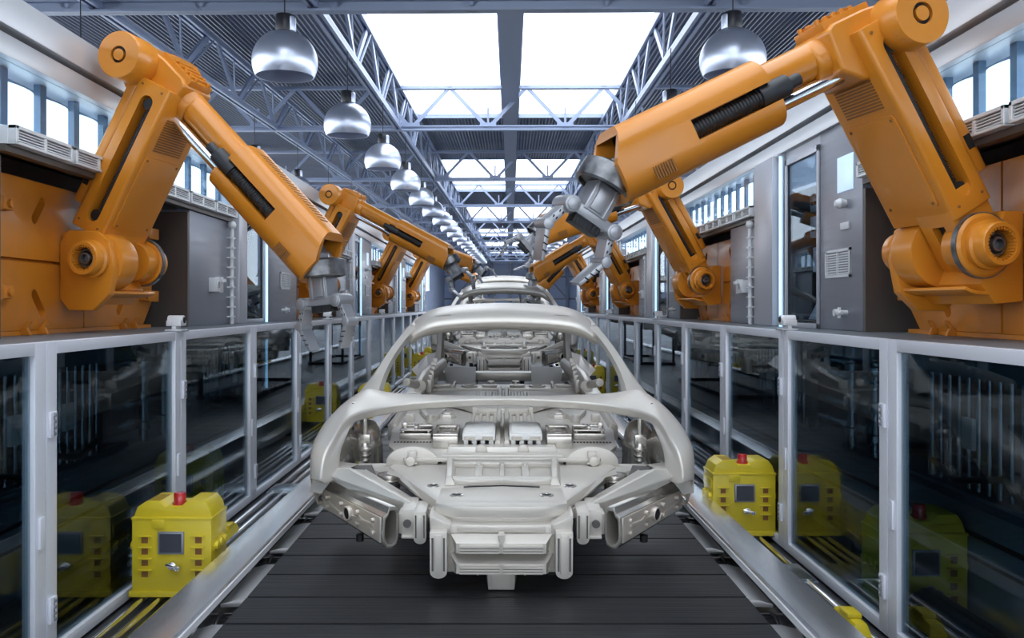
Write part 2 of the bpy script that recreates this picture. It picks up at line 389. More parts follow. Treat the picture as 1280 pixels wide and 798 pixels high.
# ================================================================== machine walls
ZB,ZR,ZV,ZW0,ZW1,ZG,ZT=1.264,2.076,2.145,2.155,2.44,2.544,2.70
BASE={-1:(3.64,5.40),1:(2.64,4.70)}
END={-1:3.64+5.4*4-1.3,1:2.64+4.7*4-.75}
Y0W={-1:2.2,1:1.6}
SEG={-1:dict(recess=(0,2.2),pipe=(2.2,3.2),mull=(3.2,3.46),glass=(3.5,4.08),light=(4.10,4.17),vent=(4.2,5.4)),
     1:dict(recess=(0,2.02),vent=(2.02,2.67),glass=(2.67,3.28),light=(3.32,3.39),mull=(3.43,3.9),pipe=(3.9,4.7))}
wcount=100
for s,nm in SIDES:
    def bx(m,d0,d1,y0,y1,z0,z1): return m.box(X(s,d0),X(s,d1),y0,y1,z0,z1)
    ye=END[s]; ys=Y0W[s]
    # back shell of the machine wall
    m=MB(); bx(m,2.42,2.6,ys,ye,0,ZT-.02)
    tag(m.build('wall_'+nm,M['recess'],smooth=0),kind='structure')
    # fascia in two boards with a black groove
    m=MB(); bx(m,1.98,2.42,ys,ye,ZW1,ZG-.012); bx(m,1.96,2.5,ys,ye,ZG+.012,ZT)
    tag(m.build('trim_%d'%(2 if s<0 else 3),M['fascia'],bevel=.006),kind='structure')
    m=MB(); bx(m,2.03,2.42,ys,ye,ZG-.013,ZG+.013)
    tag(m.build('trim_%d'%(4 if s<0 else 5),M['groove'],smooth=0),kind='structure')
    b0,per=BASE[s]; seg=SEG[s]
    for k in range(4):
        yb=b0+per*k
        od=ORD[k]
        def S(n): return yb+seg[n][0], yb+seg[n][1]
        # ---- window strip over recess and pipe panel
        r0,r1=S('recess'); p0,p1=S('pipe')
        if s<0: w0,w1=r0-.15,p1-.05
        else: w0,w1=(r0-.62 if k else r0-.8),r1-.1
        wcount+=1
        wo=tag(empty('window_%d'%wcount,(0,0,0)),kind='structure')
        gl=MB(); fi=MB(); n=10; st=(w1-w0)/n
        for i in range(n):
            yc=w0+st*(i+.5); pts=[]
            h=st*.44
            rows0=[];rows1=[]
            for j in range(9):
                a=-PI/2+PI*j/8
                xx=2.135-.045*math.cos(a); yy=yc+h*math.sin(a)
                rows0.append((X(s,xx),yy,ZW0-.01)); rows1.append((X(s,xx),yy,ZW1-.05))
            gl.grid([rows0,rows1])
            tp=[(X(s,2.135),yc,ZW1-.05)]
            gl.add(rows1+tp,[(q,q+1,9) for q in range(8)])
            bx(fi,2.088,2.12,yc+st/2-st*.085,yc+st/2+st*.085,ZW0-.01,ZW1)
        gl.build('glow_tube',M['lightglow'],wo,smooth=50)
        fi.build('mullion',M['fin'],wo,smooth=0)
        m=MB(); bx(m,2.18,2.2,w0,w1,ZW0-.01,ZW1); m.build('back_panel',M['fin'],wo,smooth=0)
        m=MB(); bx(m,2.02,2.026,w0,w1,ZW0-.01,ZW1); m.build('pane',M['cab_glass'],wo,smooth=0)
        # solid wall between window strips
        m=MB(); bx(m,2.012,2.42,w1,yb+per+(w0-yb if s<0 else (w0-yb if k else -.62)),ZV,ZW1)
        if k==0: bx(m,2.012,2.42,ys,w0,ZV,ZW1)
        tag(m.build('trim_%d'%(10+wcount),M['cab_light'],smooth=0),kind='structure')
        # ---- ventilation strip
        v0,v1=min(r0,p0) if s<0 else (r0-.75),(p1-.05 if s<0 else r1)
        t=empty('ventilation_strip',(X(s,1.98),v0,ZR),0,'white louvred ventilation strip over the %s robot recess on the %s'%(od,nm),'ventilation strip','ventilation strips over the recesses')
        n=6; st=(v1-v0)/n
        for i in range(n):
            a=i*st+.015; e=(i+1)*st-.015
            u=MB(); sx=s
            # sloping front housing
            u.prism([(sx*.0,.0),(sx*-.0,.075),(sx*.10,.095),(sx*.10,.0)],a,e,'y')
            u.box(sx*-.035,0,a,a+.02,.005,.08); u.box(sx*-.035,0,e-.02,e,.005,.08)
            u.box(sx*-.035,0,a,e,.064,.08); u.box(sx*-.035,0,a,e,.0,.012)
            for q in range(4): u.box(sx*-.03,0,a+.02,e-.02,.016+.012*q,.022+.012*q)
            u.box(sx*-.032,0,(a+e)/2-.012,(a+e)/2+.012,.005,.08)
            u.build('louvre_unit',M['white_metal'],t,bevel=.002,seg=1)
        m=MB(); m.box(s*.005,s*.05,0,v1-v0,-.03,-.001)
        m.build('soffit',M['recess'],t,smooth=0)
        # ---- recess: side walls, roof
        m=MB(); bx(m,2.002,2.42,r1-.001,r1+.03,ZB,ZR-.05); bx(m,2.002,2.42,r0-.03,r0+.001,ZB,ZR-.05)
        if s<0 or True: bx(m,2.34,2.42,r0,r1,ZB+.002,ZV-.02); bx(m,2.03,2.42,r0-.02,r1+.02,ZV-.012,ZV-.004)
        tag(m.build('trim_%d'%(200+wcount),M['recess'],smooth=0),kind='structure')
        # ---- pipe panel cabinet
        t=empty('conduit_cabinet',(X(s,2.0),p0,ZB),0,'grey steel cabinet with a white conduit and junction box, %s on the %s wall'%(od,nm),'cabinet','cabinets with conduit')
        L=p1-p0
        MB().box(0,s*.36,.032 if s<0 else .0,L,0,ZR-ZB-.034).build('cabinet_body',M['cab'],t,bevel=.006)
        cy=L-.13 if s<0 else .13
        c=MB(); c.cyl((-s*.03,cy,0),(-s*.03,cy,.74),.016); c.lathe([(0,-.035),(.025,-.025),(.035,0),(.025,.025),(0,.035)],16,T(-s*.03,cy,.755))
        for i in range(9): c.box(-s*.0,-s*.05,cy-.028,cy+.028,.05+.075*i,.062+.075*i)
        c.build('conduit',M['white_metal'],t,bevel=0,smooth=50)
        jy=L*.52 if s<0 else L*.48
        j=MB(); j.box(0,-s*.05,jy-.10,jy+.02,.24,.34); j.box(0,-s*.035,jy+.04,jy+.13,.235,.35); j.box(-s*.035,-s*.06,jy+.05,jy+.12,.31,.335)
        j.cyl((-s*.05,jy-.04,.29),(-s*.056,jy-.04,.29),.036,n=24)
        jb=j.build('junction_box',M['white_metal'],t,bevel=.004)
        MB().cyl((-s*.0505,jy-.04,.29),(-s*.0575,jy-.04,.29),.026,n=20).build('dial',M['cab'],jb)
        # ---- mullion column
        a,e=S('mull')
        m=MB(); bx(m,1.955,2.42,a+.02,e-.02,ZB,ZW1-.002); m_o=m.build('trim_%d'%(300+wcount),M['cab_light'],bevel=.008); tag(m_o,kind='structure')
        # ---- glass cabinet
        a,e=S('glass')
        t=empty('glass_cabinet',(X(s,2.0),a,ZB),0,'glazed control cabinet full of grey modules, %s on the %s wall'%(od,nm),'cabinet','glazed cabinets')
        L=e-a; H=ZW1-ZB-.06
        c=MB(); c.box(s*.38,s*.40,0,L,0,H).box(0,s*.38,0,.02,0,H).box(0,s*.38,L-.02,L,0,H).box(0,s*.38,.02,L-.02,0,.03).box(0,s*.38,.02,L-.02,H-.03,H)
        c.build('cabinet_body',M['dark'],t,smooth=0)
        c=MB(); c.box(-s*.012,0,0,.03,0,H).box(-s*.012,0,L-.03,L,0,H).box(-s*.012,0,0,L,H-.04,H).box(-s*.012,0,0,L,0,.03)
        c.build('door_frame',M['cab_light'],t,bevel=.003)
        MB().box(s*.004,s*.009,.03,L-.03,.03,H-.04).build('glass_door',M['cab_glass'],t,smooth=0)
        for i,z in enumerate((.93,.76,.59)):
            u=MB(); u.box(s*.14,s*.36,.05,L-.05,z,z+.14); u.box(s*.132,s*.14,.06,L*.5,z+.015,z+.125); u.box(s*.132,s*.14,L*.55,L-.07,z+.015,z+.125)
            uo=u.build('control_module',M['cab_light'],t,bevel=.004)
            kb=MB()
            for q in range(3): kb.cyl((s*.132,L*.62+.05*q,z+.05),(s*.118,L*.62+.05*q,z+.05),.012,n=12)
            kb.build('knob',M['groove'],uo)
        u=MB(); u.box(s*.12,s*.34,L*.35,L*.75,.36,.52); u.cyl((s*.12,L*.47,.47),(s*.105,L*.47,.47),.022,n=16); u.cyl((s*.12,L*.63,.47),(s*.105,L*.63,.47),.022,n=16)
        u.box(s*.16,s*.3,L*.45,L*.65,.2,.36); u.hexa([(s*.1,L*.3,.05),(s*.34,L*.3,.05),(s*.34,L*.8,.05),(s*.1,L*.8,.05)],[(s*.16,L*.36,.2),(s*.34,L*.36,.2),(s*.34,L*.72,.2),(s*.16,L*.72,.2)])
        u.build('drive_unit',M['cab_light'],t,bevel=.006)
        u=MB()
        for q in range(3): u.tube([(s*.3,L*(.2+.1*q),.03),(s*.3,L*(.2+.1*q),.3),(s*.32,L*(.15+.2*q),.55)],.008,8)
        u.build('cable',M['black'],t)
        # ---- light bar
        a,e=S('light')
        t=empty('light_bar',(X(s,1.99),(a+e)/2,.68),0,'blue-white vertical light bar beside the %s glazed cabinet on the %s wall'%(od,nm),'light bar','vertical light bars')
        m=MB(); m.cyl((-s*.008,0,0),(-s*.008,0,ZW1-.70),.010,n=12); m.build('tube',M['bluelight'],t)
        m=MB(); m.box(s*.004,s*.03,-.02,.02,0,ZW1-.70); m.box(-s*.03,s*.03,-.02,.02,-.02,-.001); m.box(-s*.03,s*.03,-.02,.02,ZW1-.699,ZW1-.684); m.build('housing',M['cab_light'],t)
        # ---- vent panel
        a,e=S('vent')
        t=empty('control_cabinet',(X(s,2.0),a,ZB),0,'grey steel control cabinet with a louvred vent, %s on the %s wall'%(od,nm),'cabinet','cabinets with louvred vents')
        L=e-a; g0,g1=(.06,L) if s<0 else (.032,L)
        if s<0: g1=L-.032
        MB().box(0,s*.36,g0,g1,0,ZW1-ZB-.002).build('panel_body',M['cab'],t,bevel=.006)
        vy=L*.55; vh=.18
        v=MB(); v.box(0,-s*.012,vy-vh,vy+vh,.30,.315).box(0,-s*.012,vy-vh,vy+vh,.445,.46).box(0,-s*.012,vy-vh,vy-vh+.015,.30,.46).box(0,-s*.012,vy+vh-.015,vy+vh,.30,.46).box(0,-s*.012,vy-.006,vy+.006,.30,.46)
        for q in range(9): v.box(-s*.001,-s*.009,vy-vh,vy+vh,.318+.014*q,.325+.014*q)
        v.build('vent',M['white_metal'],t,smooth=0)
        MB().cyl((0,vy-.1,.71),(-s*.02,vy-.1,.71),.022,n=16).lathe([(.026,0),(.03,.02),(.018,.045),(0,.05)],16,T(-s*.015,vy-.1,.71)@rot('Y',-90*s)).build('round_knob',M['white_metal'],t)
        MB().box(0,-s*.014,vy-.16,vy-.05,.565,.605).build('switch_plate',M['white_metal'],t,bevel=.004)
        if True:
            yy=vy-.05 if s>0 else vy+.1
            MB().box(0,-s*.006,yy-.16,yy+.06,.78,.98).build('indicator_panel',M['indicator'],t,bevel=.002)
        tp=MB(); tp.cyl((0,vy-.12,.1),(-s*.05,vy-.12,.1),.014,n=12); tp.cyl((-s*.045,vy-.16,.1),(-s*.045,vy-.08,.1),.010,n=10); tp.cyl((-s*.045,vy-.12,.07),(-s*.045,vy-.12,.13),.010,n=10); tp.cyl((-s*.05,vy-.12,.1),(-s*.075,vy-.12,.1),.02,n=14)
        tp.build('valve_handle',M['white_metal'],t)
        # ---- mounting plate
        rc=(r0+r1)/2
        t=empty('mounting_plate',(X(s,2.175 if s<0 else 2.145),rc,ZB),0,'orange octagonal mounting plate with oblong slots behind the %s robot on the %s'%(od,nm),'mounting plate','orange mounting plates')
        hw=(r1-r0)/2-.16; Hh=.74
        po=[(-hw,.16),(-hw+.14,.02),(hw-.14,.02),(hw,.16),(hw,Hh-.1),(hw-.12,Hh),(-hw+.12,Hh),(-hw,Hh-.1)]
        pm=MB().prism(po,0,s*.11,'x').mesh('plate',.008)
        cl_=[]
        def obl(yc,zc,ang,ln=.11,wd=.026):
            pts=[]
            for i in range(9): q=-PI/2+PI*i/8; pts.append((ln/2+wd*math.cos(q),wd*math.sin(q)))
            for i in range(9): q=PI/2+PI*i/8; pts.append((-ln/2+wd*math.cos(q),wd*math.sin(q)))
            ca,sa=math.cos(ang),math.sin(ang)
            cl_.append(MB().prism([(yc+x*ca-y*sa,zc+x*sa+y*ca) for x,y in pts],-s*.02,s*.05,'x').mesh('cutter'))
        for sy in(-1,1):
            obl(sy*.47,.15,R(50*sy)); obl(sy*.47,.60,R(-50*sy))
        cl_+=[MB().box(-s*.02,s*.03,*q).mesh('cutter') for q in((-.008,.008,-.05,.30),(-.008,.008,.46,.8),(-hw-.1,-.22,.345,.361),(.22,hw+.1,.345,.361))]
        place('plate',cut(pm,*cl_),M['orange_dark'],t)
        for sy in(-1,1):
            for z in(.20,.60):
                cl=MB(); cl.box(-s*.03,s*.07,sy*(hw-.12),sy*(hw+.04),z-.035,z+.035); cl.box(-s*.03,0,sy*(hw-.20),sy*(hw-.12),z-.03,z+.03); cl.cyl((-s*.045,sy*(hw-.165),z),(0,sy*(hw-.165),z),.02,n=14)
                cl.build('clamp',M['orange_dark'],t,bevel=.006)
            for q in(.18,.34):
                h=MB(); y=sy*(hw-.14-q); h.prism([(0,0),(-s*.045,0),(-s*.030,.035),(-s*.052,.07),(-s*.032,.068),(-s*.010,.035),(0,.03)],y-.009,y+.009,'y')
                h.build('hook',M['orange_dark'],t,bevel=.003)
        bk=MB(); bk.box(s*.0,s*.1,-hw+.02,hw-.02,0,.02); bk.build('foot_strip',M['orange_dark'],t,smooth=0)
    # ---- ledge between fence and cabinets, notched for the light bars
    lt=empty('machine_ledge',(0,0,0),0,'long dark grey ledge behind the glass fence carrying the %s cabinets'%nm,'ledge')
    cuts=[(b0+per*k+seg['light'][0]-.03,b0+per*k+seg['light'][1]+.03) for k in range(4)]
    y=ys; m=MB()
    for a,e in cuts: bx(m,1.72,2.42,y,a,ZB-.045,ZB-.001); bx(m,2.06,2.42,a,e,ZB-.045,ZB-.001); y=e
    bx(m,1.72,2.42,y,ye,ZB-.045,ZB-.001); m.build('shelf',M['machine'],lt,smooth=0)
    m=MB(); bx(m,1.74,1.80,ys,ye,ZB-.12,ZB-.046); bx(m,2.25,2.3,ys,ye,ZB-.2,ZB-.046)
    for i in range(int((ye-ys)/.28)): bx(m,1.78,1.83,ys+.28*i,ys+.28*i+.07,ZB-.10,ZB-.085)
    m.build('edge_strip',M['machine'],lt,smooth=0)
    # ---- machinery behind the glass
    m=empty('machine_plinth',(0,0,0),0,'low grey plinth housing behind the %s glass fence'%nm,'plinth')
    q=MB(); q.prism([(X(s,2.13),0),(X(s,2.13),.50),(X(s,2.17),.56),(X(s,2.41),.56),(X(s,2.41),0)],ys,ye,'y'); q.build('housing',M['plinth'],m,bevel=.005)
    q=MB(); bx(q,2.115,2.13,ys,ye,.40,.415); bx(q,2.118,2.13,ys,ye,.30,.31); q.build('groove_strip',M['groove'],m,smooth=0)
    q=MB(); bx(q,2.04,2.13,ys,ye,.53,.56); q.build('cap_rail',M['machine'],m,bevel=.005)
    pat=0; y=ys+.1
    while y<ye-1.4:
        t=empty('pipe_rack',(X(s,2.20),y,.56),0,'rack of steel pipes and valves behind the glass on the %s, %s from the camera'%(nm,ORD[pat]),'pipe rack','pipe racks behind the glass')
        Lr=1.25
        if pat%2==0:
            for z in(.12,.24,.42,.5):
                p=MB(); p.cyl((0,0,z),(0,Lr,z),.022,n=14)
                for f in(.15,.45,.75,1.05): p.cyl((0,f,z),(0,f+.05,z),.036,n=14)
                p.build('pipe',M['pipe'],t,smooth=50)
            for f in(.3,.62):
                p=MB(); p.cyl((-s*.05,f,0),(-s*.05,f,.64),.026,n=14)
                for z in(.1,.28,.48): p.lathe([(.026,-.03),(.042,-.02),(.042,.02),(.026,.03)],14,T(-s*.05,f,z))
                p.build('riser',M['pipe'],t,smooth=50)
        else:
            p=MB(); p.box(0,s*.05,0,Lr,.1,.14).box(0,s*.05,0,Lr,.5,.54).box(0,s*.05,0,.05,0,.62).box(0,s*.05,Lr-.05,Lr,0,.62); p.build('rack_frame',M['machine'],t,bevel=.004)
            p=MB()
            for i in range(14): p.cyl((-s*.02,.08+i*.083,.02),(-s*.02,.08+i*.083,.58),.012,n=8)
            p.build('rod_bank',M['pipe'],t,smooth=50)
            for f in(.25,.75):
                MB().box(-s*.05,-s*.03,f,f+.09,.2,.34).build('tag_plate',M['white_metal'],t,bevel=.003)
            p=MB(); p.tube([(-s*.05,.1,.1),(-s*.08,.3,.05),(-s*.05,.5,.12),(-s*.09,.8,.06),(-s*.05,1.1,.1)],.015,8); p.build('cable',M['black'],t)
        y+=1.44; pat+=1
    # ---- black ribbed hose along the floor
    yb_=5.55 if s<0 else 3.85
    for y0,y1,w_ in((2.4,yb_-.04,'running into the front of'),(yb_+.27,ye-.3,'leading away behind')):
        pts=[];rs=[]; n=int((y1-y0)/.02)
        for i in range(n+1):
            yy=y0+i*.02; pts.append((X(s,1.93+.03*math.sin(yy*1.3)),yy,.10)); rs.append(.092 if i%2 else .078)
        h=MB(); h.tube(pts,rs,14); tag(h.build('ribbed_hose',M['black'],smooth=0),'black ribbed hose %s the yellow box behind the %s fence'%(w_,nm),'hose')

# ================================================================== glass safety fences
FZ0,FZ1=.02,1.262
for s,nm in SIDES:
    d=1.68; start,p=((1.94,1.44) if s<0 else (2.33,1.34))
    n=14 if s<0 else 12
    for k in range(n):
        y0=start+p*k; y1=y0+p
        t=empty('safety_panel',(X(s,d),y0,0),0,'white framed dark glass safety panel, %s from the camera along the %s side'%(ORD[k],nm),'fence panel','glass fence panels')
        w=.082
        f=MB(); f.box(0,s*.05,.003,w,FZ0,FZ1).box(0,s*.05,p-w,p-.003,FZ0,FZ1).box(0,s*.05,w,p-w,FZ1-.048,FZ1).box(0,s*.05,w,p-w,FZ0,FZ0+.05)
        f.build('frame',M['fence'],t,bevel=.003)
        MB().box(s*.020,s*.028,w-.005,p-w+.005,FZ0+.045,FZ1-.043).build('glass_pane',M['glass'],t,smooth=0)
        for z in(.22,.94):
            h=MB(); h.box(-s*.012,0,w*.15,w*.75,z-.05,z+.05); h.build('hinge',M['fence'],t,bevel=.003)
            h=MB(); h.box(-s*.0125,-s*.0118,w*.40,w*.5,z-.045,z+.045)
            for q in range(4): h.cyl((-s*.013,w*.45,z-.036+.024*q),(-s*.019,w*.45,z-.036+.024*q),.007,n=8)
            h.build('screw_strip',M['cab'],t)
        h=MB(); h.box(-s*.010,0,p-w*.75,p-w*.3,.48,.6); h.build('latch',M['fence'],t,bevel=.003)
    for k in range(3):
        y=start+p*(2+3*k) if s<0 else start+p*(2+3*k)
        t=empty('sensor_unit',(X(s,d+.025),y,FZ1),0,'small cream sensor unit on top of the %s fence, %s from the camera'%(nm,ORD[k]),'sensor','sensor units on the fence')
        b=MB(); b.box(-.045,.045,-.05,.05,.004,.012).box(-.04,.04,-.045,.045,.03,.06); b.box(-.012,.012,-.04,.04,.012,.03); b.cyl((-.042,0,.062),(.042,0,.062),.026,n=16); b.cyl((-.02,-.05,.045),(-.02,.05,.045),.012,n=10)
        b.build('body',M['white_metal'],t,bevel=.003)
        MB().cyl((s*-.043,0,.062),(s*-.047,0,.062),.017,n=14).build('lens',M['groove'],t)
        MB().box(-.05,.05,-.055,.055,0,.0045).build('base_plate',M['cab'],t)

# ================================================================== conveyor
cv=empty('conveyor',(0,0,0),0,'black slatted belt conveyor with shiny side rails running under the car bodies','conveyor')
bz=.20; CE=31.0
b=MB(); y=1.5; sl=.305
b.box(-1.03,1.03,1.5,CE,bz-.035,bz-.012)
while y<CE-sl:
    b.box(-1.03,1.03,y,y+sl-.015,bz-.03,bz); y+=sl
b.build('belt',M['belt'],cv,smooth=0)
for s,nm in SIDES:
    r=MB(); r.prism([(s*1.10,.250),(s*1.112,.262),(s*1.268,.262),(s*1.275,.250),(s*1.275,.04),(s*1.245,.04),(s*1.245,.232),(s*1.10,.232)],1.5,CE,'y')
    r.build('side_rail',M['rail'],cv,bevel=.003)
    r=MB(); r.prism([(s*1.092,.230),(s*1.092,.256),(s*1.0995,.256),(s*1.0995,.230)],1.5,CE,'y'); r.build('edge_strip',M['white_metal'],cv)
    for i in range(20): MB().box(s*1.20,s*1.285,2+1.5*i,2.12+1.5*i,0,.05).build('foot',M['stand'],cv,smooth=0)
y=1.95
while y<13:
    r=MB(); r.cyl((-1.2,y,.03),(1.2,y,.03),.125,n=40)
    ro=r.build('roller',M['chrome'],cv,bevel=.004,smooth=40)
    for s in(-1,1):
        MB().cyl((s*1.115,y,.03),(s*1.121,y,.03),.131,n=40).build('ring',M['black'],ro,smooth=40)
        p=MB(); p.prism([(s*.98,.163),(s*1.03,.166),(s*1.10,.166),(s*1.16,.15),(s*1.16,.135),(s*.98,.14)],y+.14,y+.66,'y')
        p.build('slide_plate',M['plate'],cv,bevel=.004)
    y+=.80
# guide rods between conveyor and fence
for s,nm in SIDES:
    t=empty('guide_rails',(0,0,0),0,'bundle of chrome guide rods on the floor between conveyor and %s fence'%nm,'guide rails')
    for q in(1.40,1.46,1.52,1.60):
        MB().cyl((X(s,q),1.5,.028),(X(s,q),22,.028),.0165,n=12).build('rod',M['chrome'],t,smooth=50)
    for i in range(10):
        y=2.25+2.1*i
        m=MB(); m.box(X(s,1.36),X(s,1.64),y,y+.3,0,.040).box(X(s,1.38),X(s,1.62),y+.02,y+.28,.040,.0455)
        m.build('support_bracket',M['pipe'],t,bevel=.006)
    for q in range(2):
        pass
    yy=5.2 if s<0 else 3.72
    c=MB(); c.M=T(X(s,1.545),yy,.0455); c.hexa([(-.04,-.13,0),(.04,-.13,0),(.04,.13,0),(-.04,.13,0)],[(-.025,-.11,.05),(.025,-.11,.05),(.025,.11,.05),(-.025,.11,.05)]); c.box(-.03,.03,-.05,.05,.05,.07)
    tag(c.build('rail_clip',M['yellow'],bevel=.006),'small yellow clip block on the guide rods beside the %s fence'%nm,'clip','yellow clip blocks')

# ================================================================== yellow boxes
def yellow_box(x,y,label,flip=1):
    t=empty('control_box',(x,y,.046 if abs(x)<1.7 else 0),0,label,'control box','yellow control boxes')
    w,dp,h=.37,.23,.40
    if abs(x)<1.7: t.scale.z=.91
    b=MB(); b.box(-w/2,w/2,0,dp,.012,h); b.box(-w/2-.012,w/2+.012,-.012,dp+.01,0,.03)
    b.box(-w/2-.008,-w/2,.02,dp-.02,.3,.36); b.box(-.09,-.03,-.008,0,h-.05,h-.005)
    for sx in(-1,1):
        for q in range(4):
            z=.10+.058*q; b.box(sx*.09,sx*.155,-.016,0,z+.034,z+.042)
    b.build('body',M['yellow'],t,bevel=.006)
    l=MB(); tp=.46
    l.prism([(-w/2,h),(-w/2+.02,h+.055),(-w/2+.06,h+.085),(-w/2+.125,h+.085),(-w/2+.15,h+.055),(w/2-.15,h+.055),(w/2-.12,h+.085),(w/2-.04,h+.085),(w/2-.015,h+.05),(w/2,h)],.012,dp-.012,'y')
    l.box(-w/2-.004,w/2+.004,-.004,dp+.004,h-.008,h+.006)
    l.build('lid',M['yellow'],t,bevel=.005)
    for sx in(-1,1):
        for q in range(4): z=.10+.058*q; MB().box(sx*.11,sx*.14,-.002,0,z,z+.034).build('vent',M['grille'],t,smooth=0)
    v=MB()
    for q in range(4): v.box(-w/2+.065+.015*q,-w/2+.072+.015*q,.03,.16,h+.084,h+.0865)
    v.build('lid_grille',M['grille'],t,smooth=0)
    r=MB(); r.lathe([(0,.05),(.024,.05),(.028,.044),(.028,0),(0,0)],16,T(.01,.08,h+.066)); ro=r.build('beacon',M['red'],t,smooth=40)
    MB().lathe([(0,.012),(.034,.012),(.034,0),(0,0)],16,T(.01,.08,h+.055)).build('beacon_base',M['red'],ro)
    f=MB(); f.box(-.06,.06,-.014,0,.22,.335); fo=f.build('display',M['cab'],t,bevel=.004)
    MB().box(-.05,.05,-.018,-.0142,.23,.325).build('screen',M['screen'],fo,smooth=0)
    k=MB(); k.cyl((.01,-.0,.165),(.01,-.03,.165),.02,n=16); k.bar((-.015,-.03,.175),(.05,-.035,.155),.018,.014); k.cyl((.04,-.03,.160),(.04,-.05,.158),.014,n=12)
    k.build('switch_lever',M['chrome'],t,bevel=.002)
    for sx in(-1,1):
        hs=MB(); hs.box(sx*(w/2+.006),sx*w/2,.03,.19,.225,.275)
        for q in range(3): hs.cyl((sx*(w/2+.02),.05+.06*q,.25),(sx*w/2,.05+.06*q,.25),.022,n=14)
        hs.build('side_port',M['yellow'],t,bevel=.002)
    return t
yellow_box(-1.515,4.10,'yellow control box with red beacon between the conveyor and the left fence, nearest the camera')
yellow_box(1.46,5.19,'yellow control box with red beacon between the right fence and the front car')
yellow_box(-1.44,10.3,'yellow control box beside the left fence, seen through the front of the first car body')
yellow_box(1.46,13.4,'yellow control box beside the right fence, seen through the windscreen opening')
yellow_box(-1.46,17.0,'small distant yellow control box at the far end of the left fence')
yellow_box(1.46,18.4,'small distant yellow control box at the far end of the right fence')
yellow_box(-1.44,19.6,'farthest yellow control box, last one by the left fence')
yellow_box(1.875,3.85,'yellow control box standing behind the right glass fence next to the black hose')
yellow_box(-1.975,5.55,'yellow control box standing dimly behind the left glass fence')
# ================================================================== robots
def uv(x0,x1,y0,y1,z0,z1): return MB().box(x0,x1,y0,y1,z0,z1)
def rrect(x0,x1,y0,y1,r,n=5):
    pts=[]
    for cx,cy,a0 in((x1-r,y0+r,-90),(x1-r,y1-r,0),(x0+r,y1-r,90),(x0+r,y0+r,180)):
        for i in range(n+1):
            a=R(a0+90*i/n); pts.append((cx+r*math.cos(a),cy+r*math.sin(a)))
    return pts
def oblong(x,z0,z1,r,n=8):
    pts=[(x+r*math.cos(PI*i/n),z1-r+r*math.sin(PI*i/n)) for i in range(n+1)]
    pts+=[(x+r*math.cos(PI+PI*i/n),z0+r+r*math.sin(PI+PI*i/n)) for i in range(n+1)]
    return pts
RM={}   # robot meshes: name -> (frame, mesh, material, parent part)
def radd(name,frame,me,m,par=None): RM.setdefault('list',[]).append((name,frame,me,m,par))
# -- bracket (frame 'base': origin at hub axis)
b=MB()
octo=[(-.15,-.22),(-.10,-.28),(.04,-.28),(.13,-.20),(.16,-.06),(.13,.07),(.06,.12),(-.10,.13),(-.15,.07)]
b.prism(octo,-.215,-.165,'y')
b.prism([(-.148,-.24),(-.02,-.25),(.05,-.17),(.0,-.06),(-.06,.12),(-.148,.12)],-.20,.20,'y')
b.cyl((.03,-.17,-.03),(.03,-.035,-.03),.150,n=40); b.cyl((.045,.10,-.02),(.045,.20,-.02),.105,n=40)
arc=[(.035+.185*math.cos(R(q)),-.03+.185*math.sin(R(q))) for q in range(-112,-61,10)]+[(.035+.170*math.cos(R(q)),-.03+.168*math.sin(R(q))) for q in range(-62,-113,-10)]
b.prism(arc,-.17,.20,'y')
radd('shoulder_bracket','base',b.mesh('shoulder_bracket',.010),M['orange'])
HX_,HZ_=.045,-.02
b=MB(); b.lathe([(.0,-.0),(.118,0),(.126,.010),(.126,.025),(.114,.034),(.0,.034)],48,T(HX_,.19,HZ_)@rot('X',-90))
radd('shoulder_disc','base',b.mesh('shoulder_disc',.002),M['orange'])
b=MB(); b.lathe([(.124,.0),(.131,.0),(.131,.024),(.124,.024)],48,T(HX_,.19,HZ_)@rot('X',-90)); radd('disc_ring','base',b.mesh('disc_ring'),M['wrist'])
for sg,y0 in((-1,-.215),(1,.222)):
    ax=T(HX_,y0,HZ_)@rot('X',90 if sg<0 else -90)
    b=MB(); b.lathe([(.0,0),(.094,0),(.098,.01),(.098,.026),(.086,.032),(.086,.080),(.081,.087),(.066,.087),(.064,.078),(.058,.025),(.0,.025)],40,ax)
    for i in range(28):
        a=2*PI*i/28; b.M=ax@rot('Z',math.degrees(a)); b.box(.056,.065,-.004,.004,.025,.082)
    b.M=Matrix.Identity(4)
    radd('hub_tube','base',b.mesh('hub_tube',smooth=40),M['orange'])
    b=MB(); b.lathe([(.056,.026),(.050,.050),(.038,.055),(.034,.040),(.028,.068),(.020,.070),(.018,.045),(0,.045)],32,ax)
    radd('hub_core','base',b.mesh('hub_core',smooth=30),M['wrist'])
# -- lower arm link (frame 'link': z along arm, x towards the corridor)
pr=[(-.05,-.15),(.015,-.16),(.02,-.12),(.02,.0),(.02,.86),(-.03,.95),(-.10,.97),(-.16,.90),(-.175,.16),(-.175,.10),(-.10,.055),(-.10,-.10)]
sh=MB().prism(rrect(-.175,.022,-.19,.19,.020),.10,.93,'z')
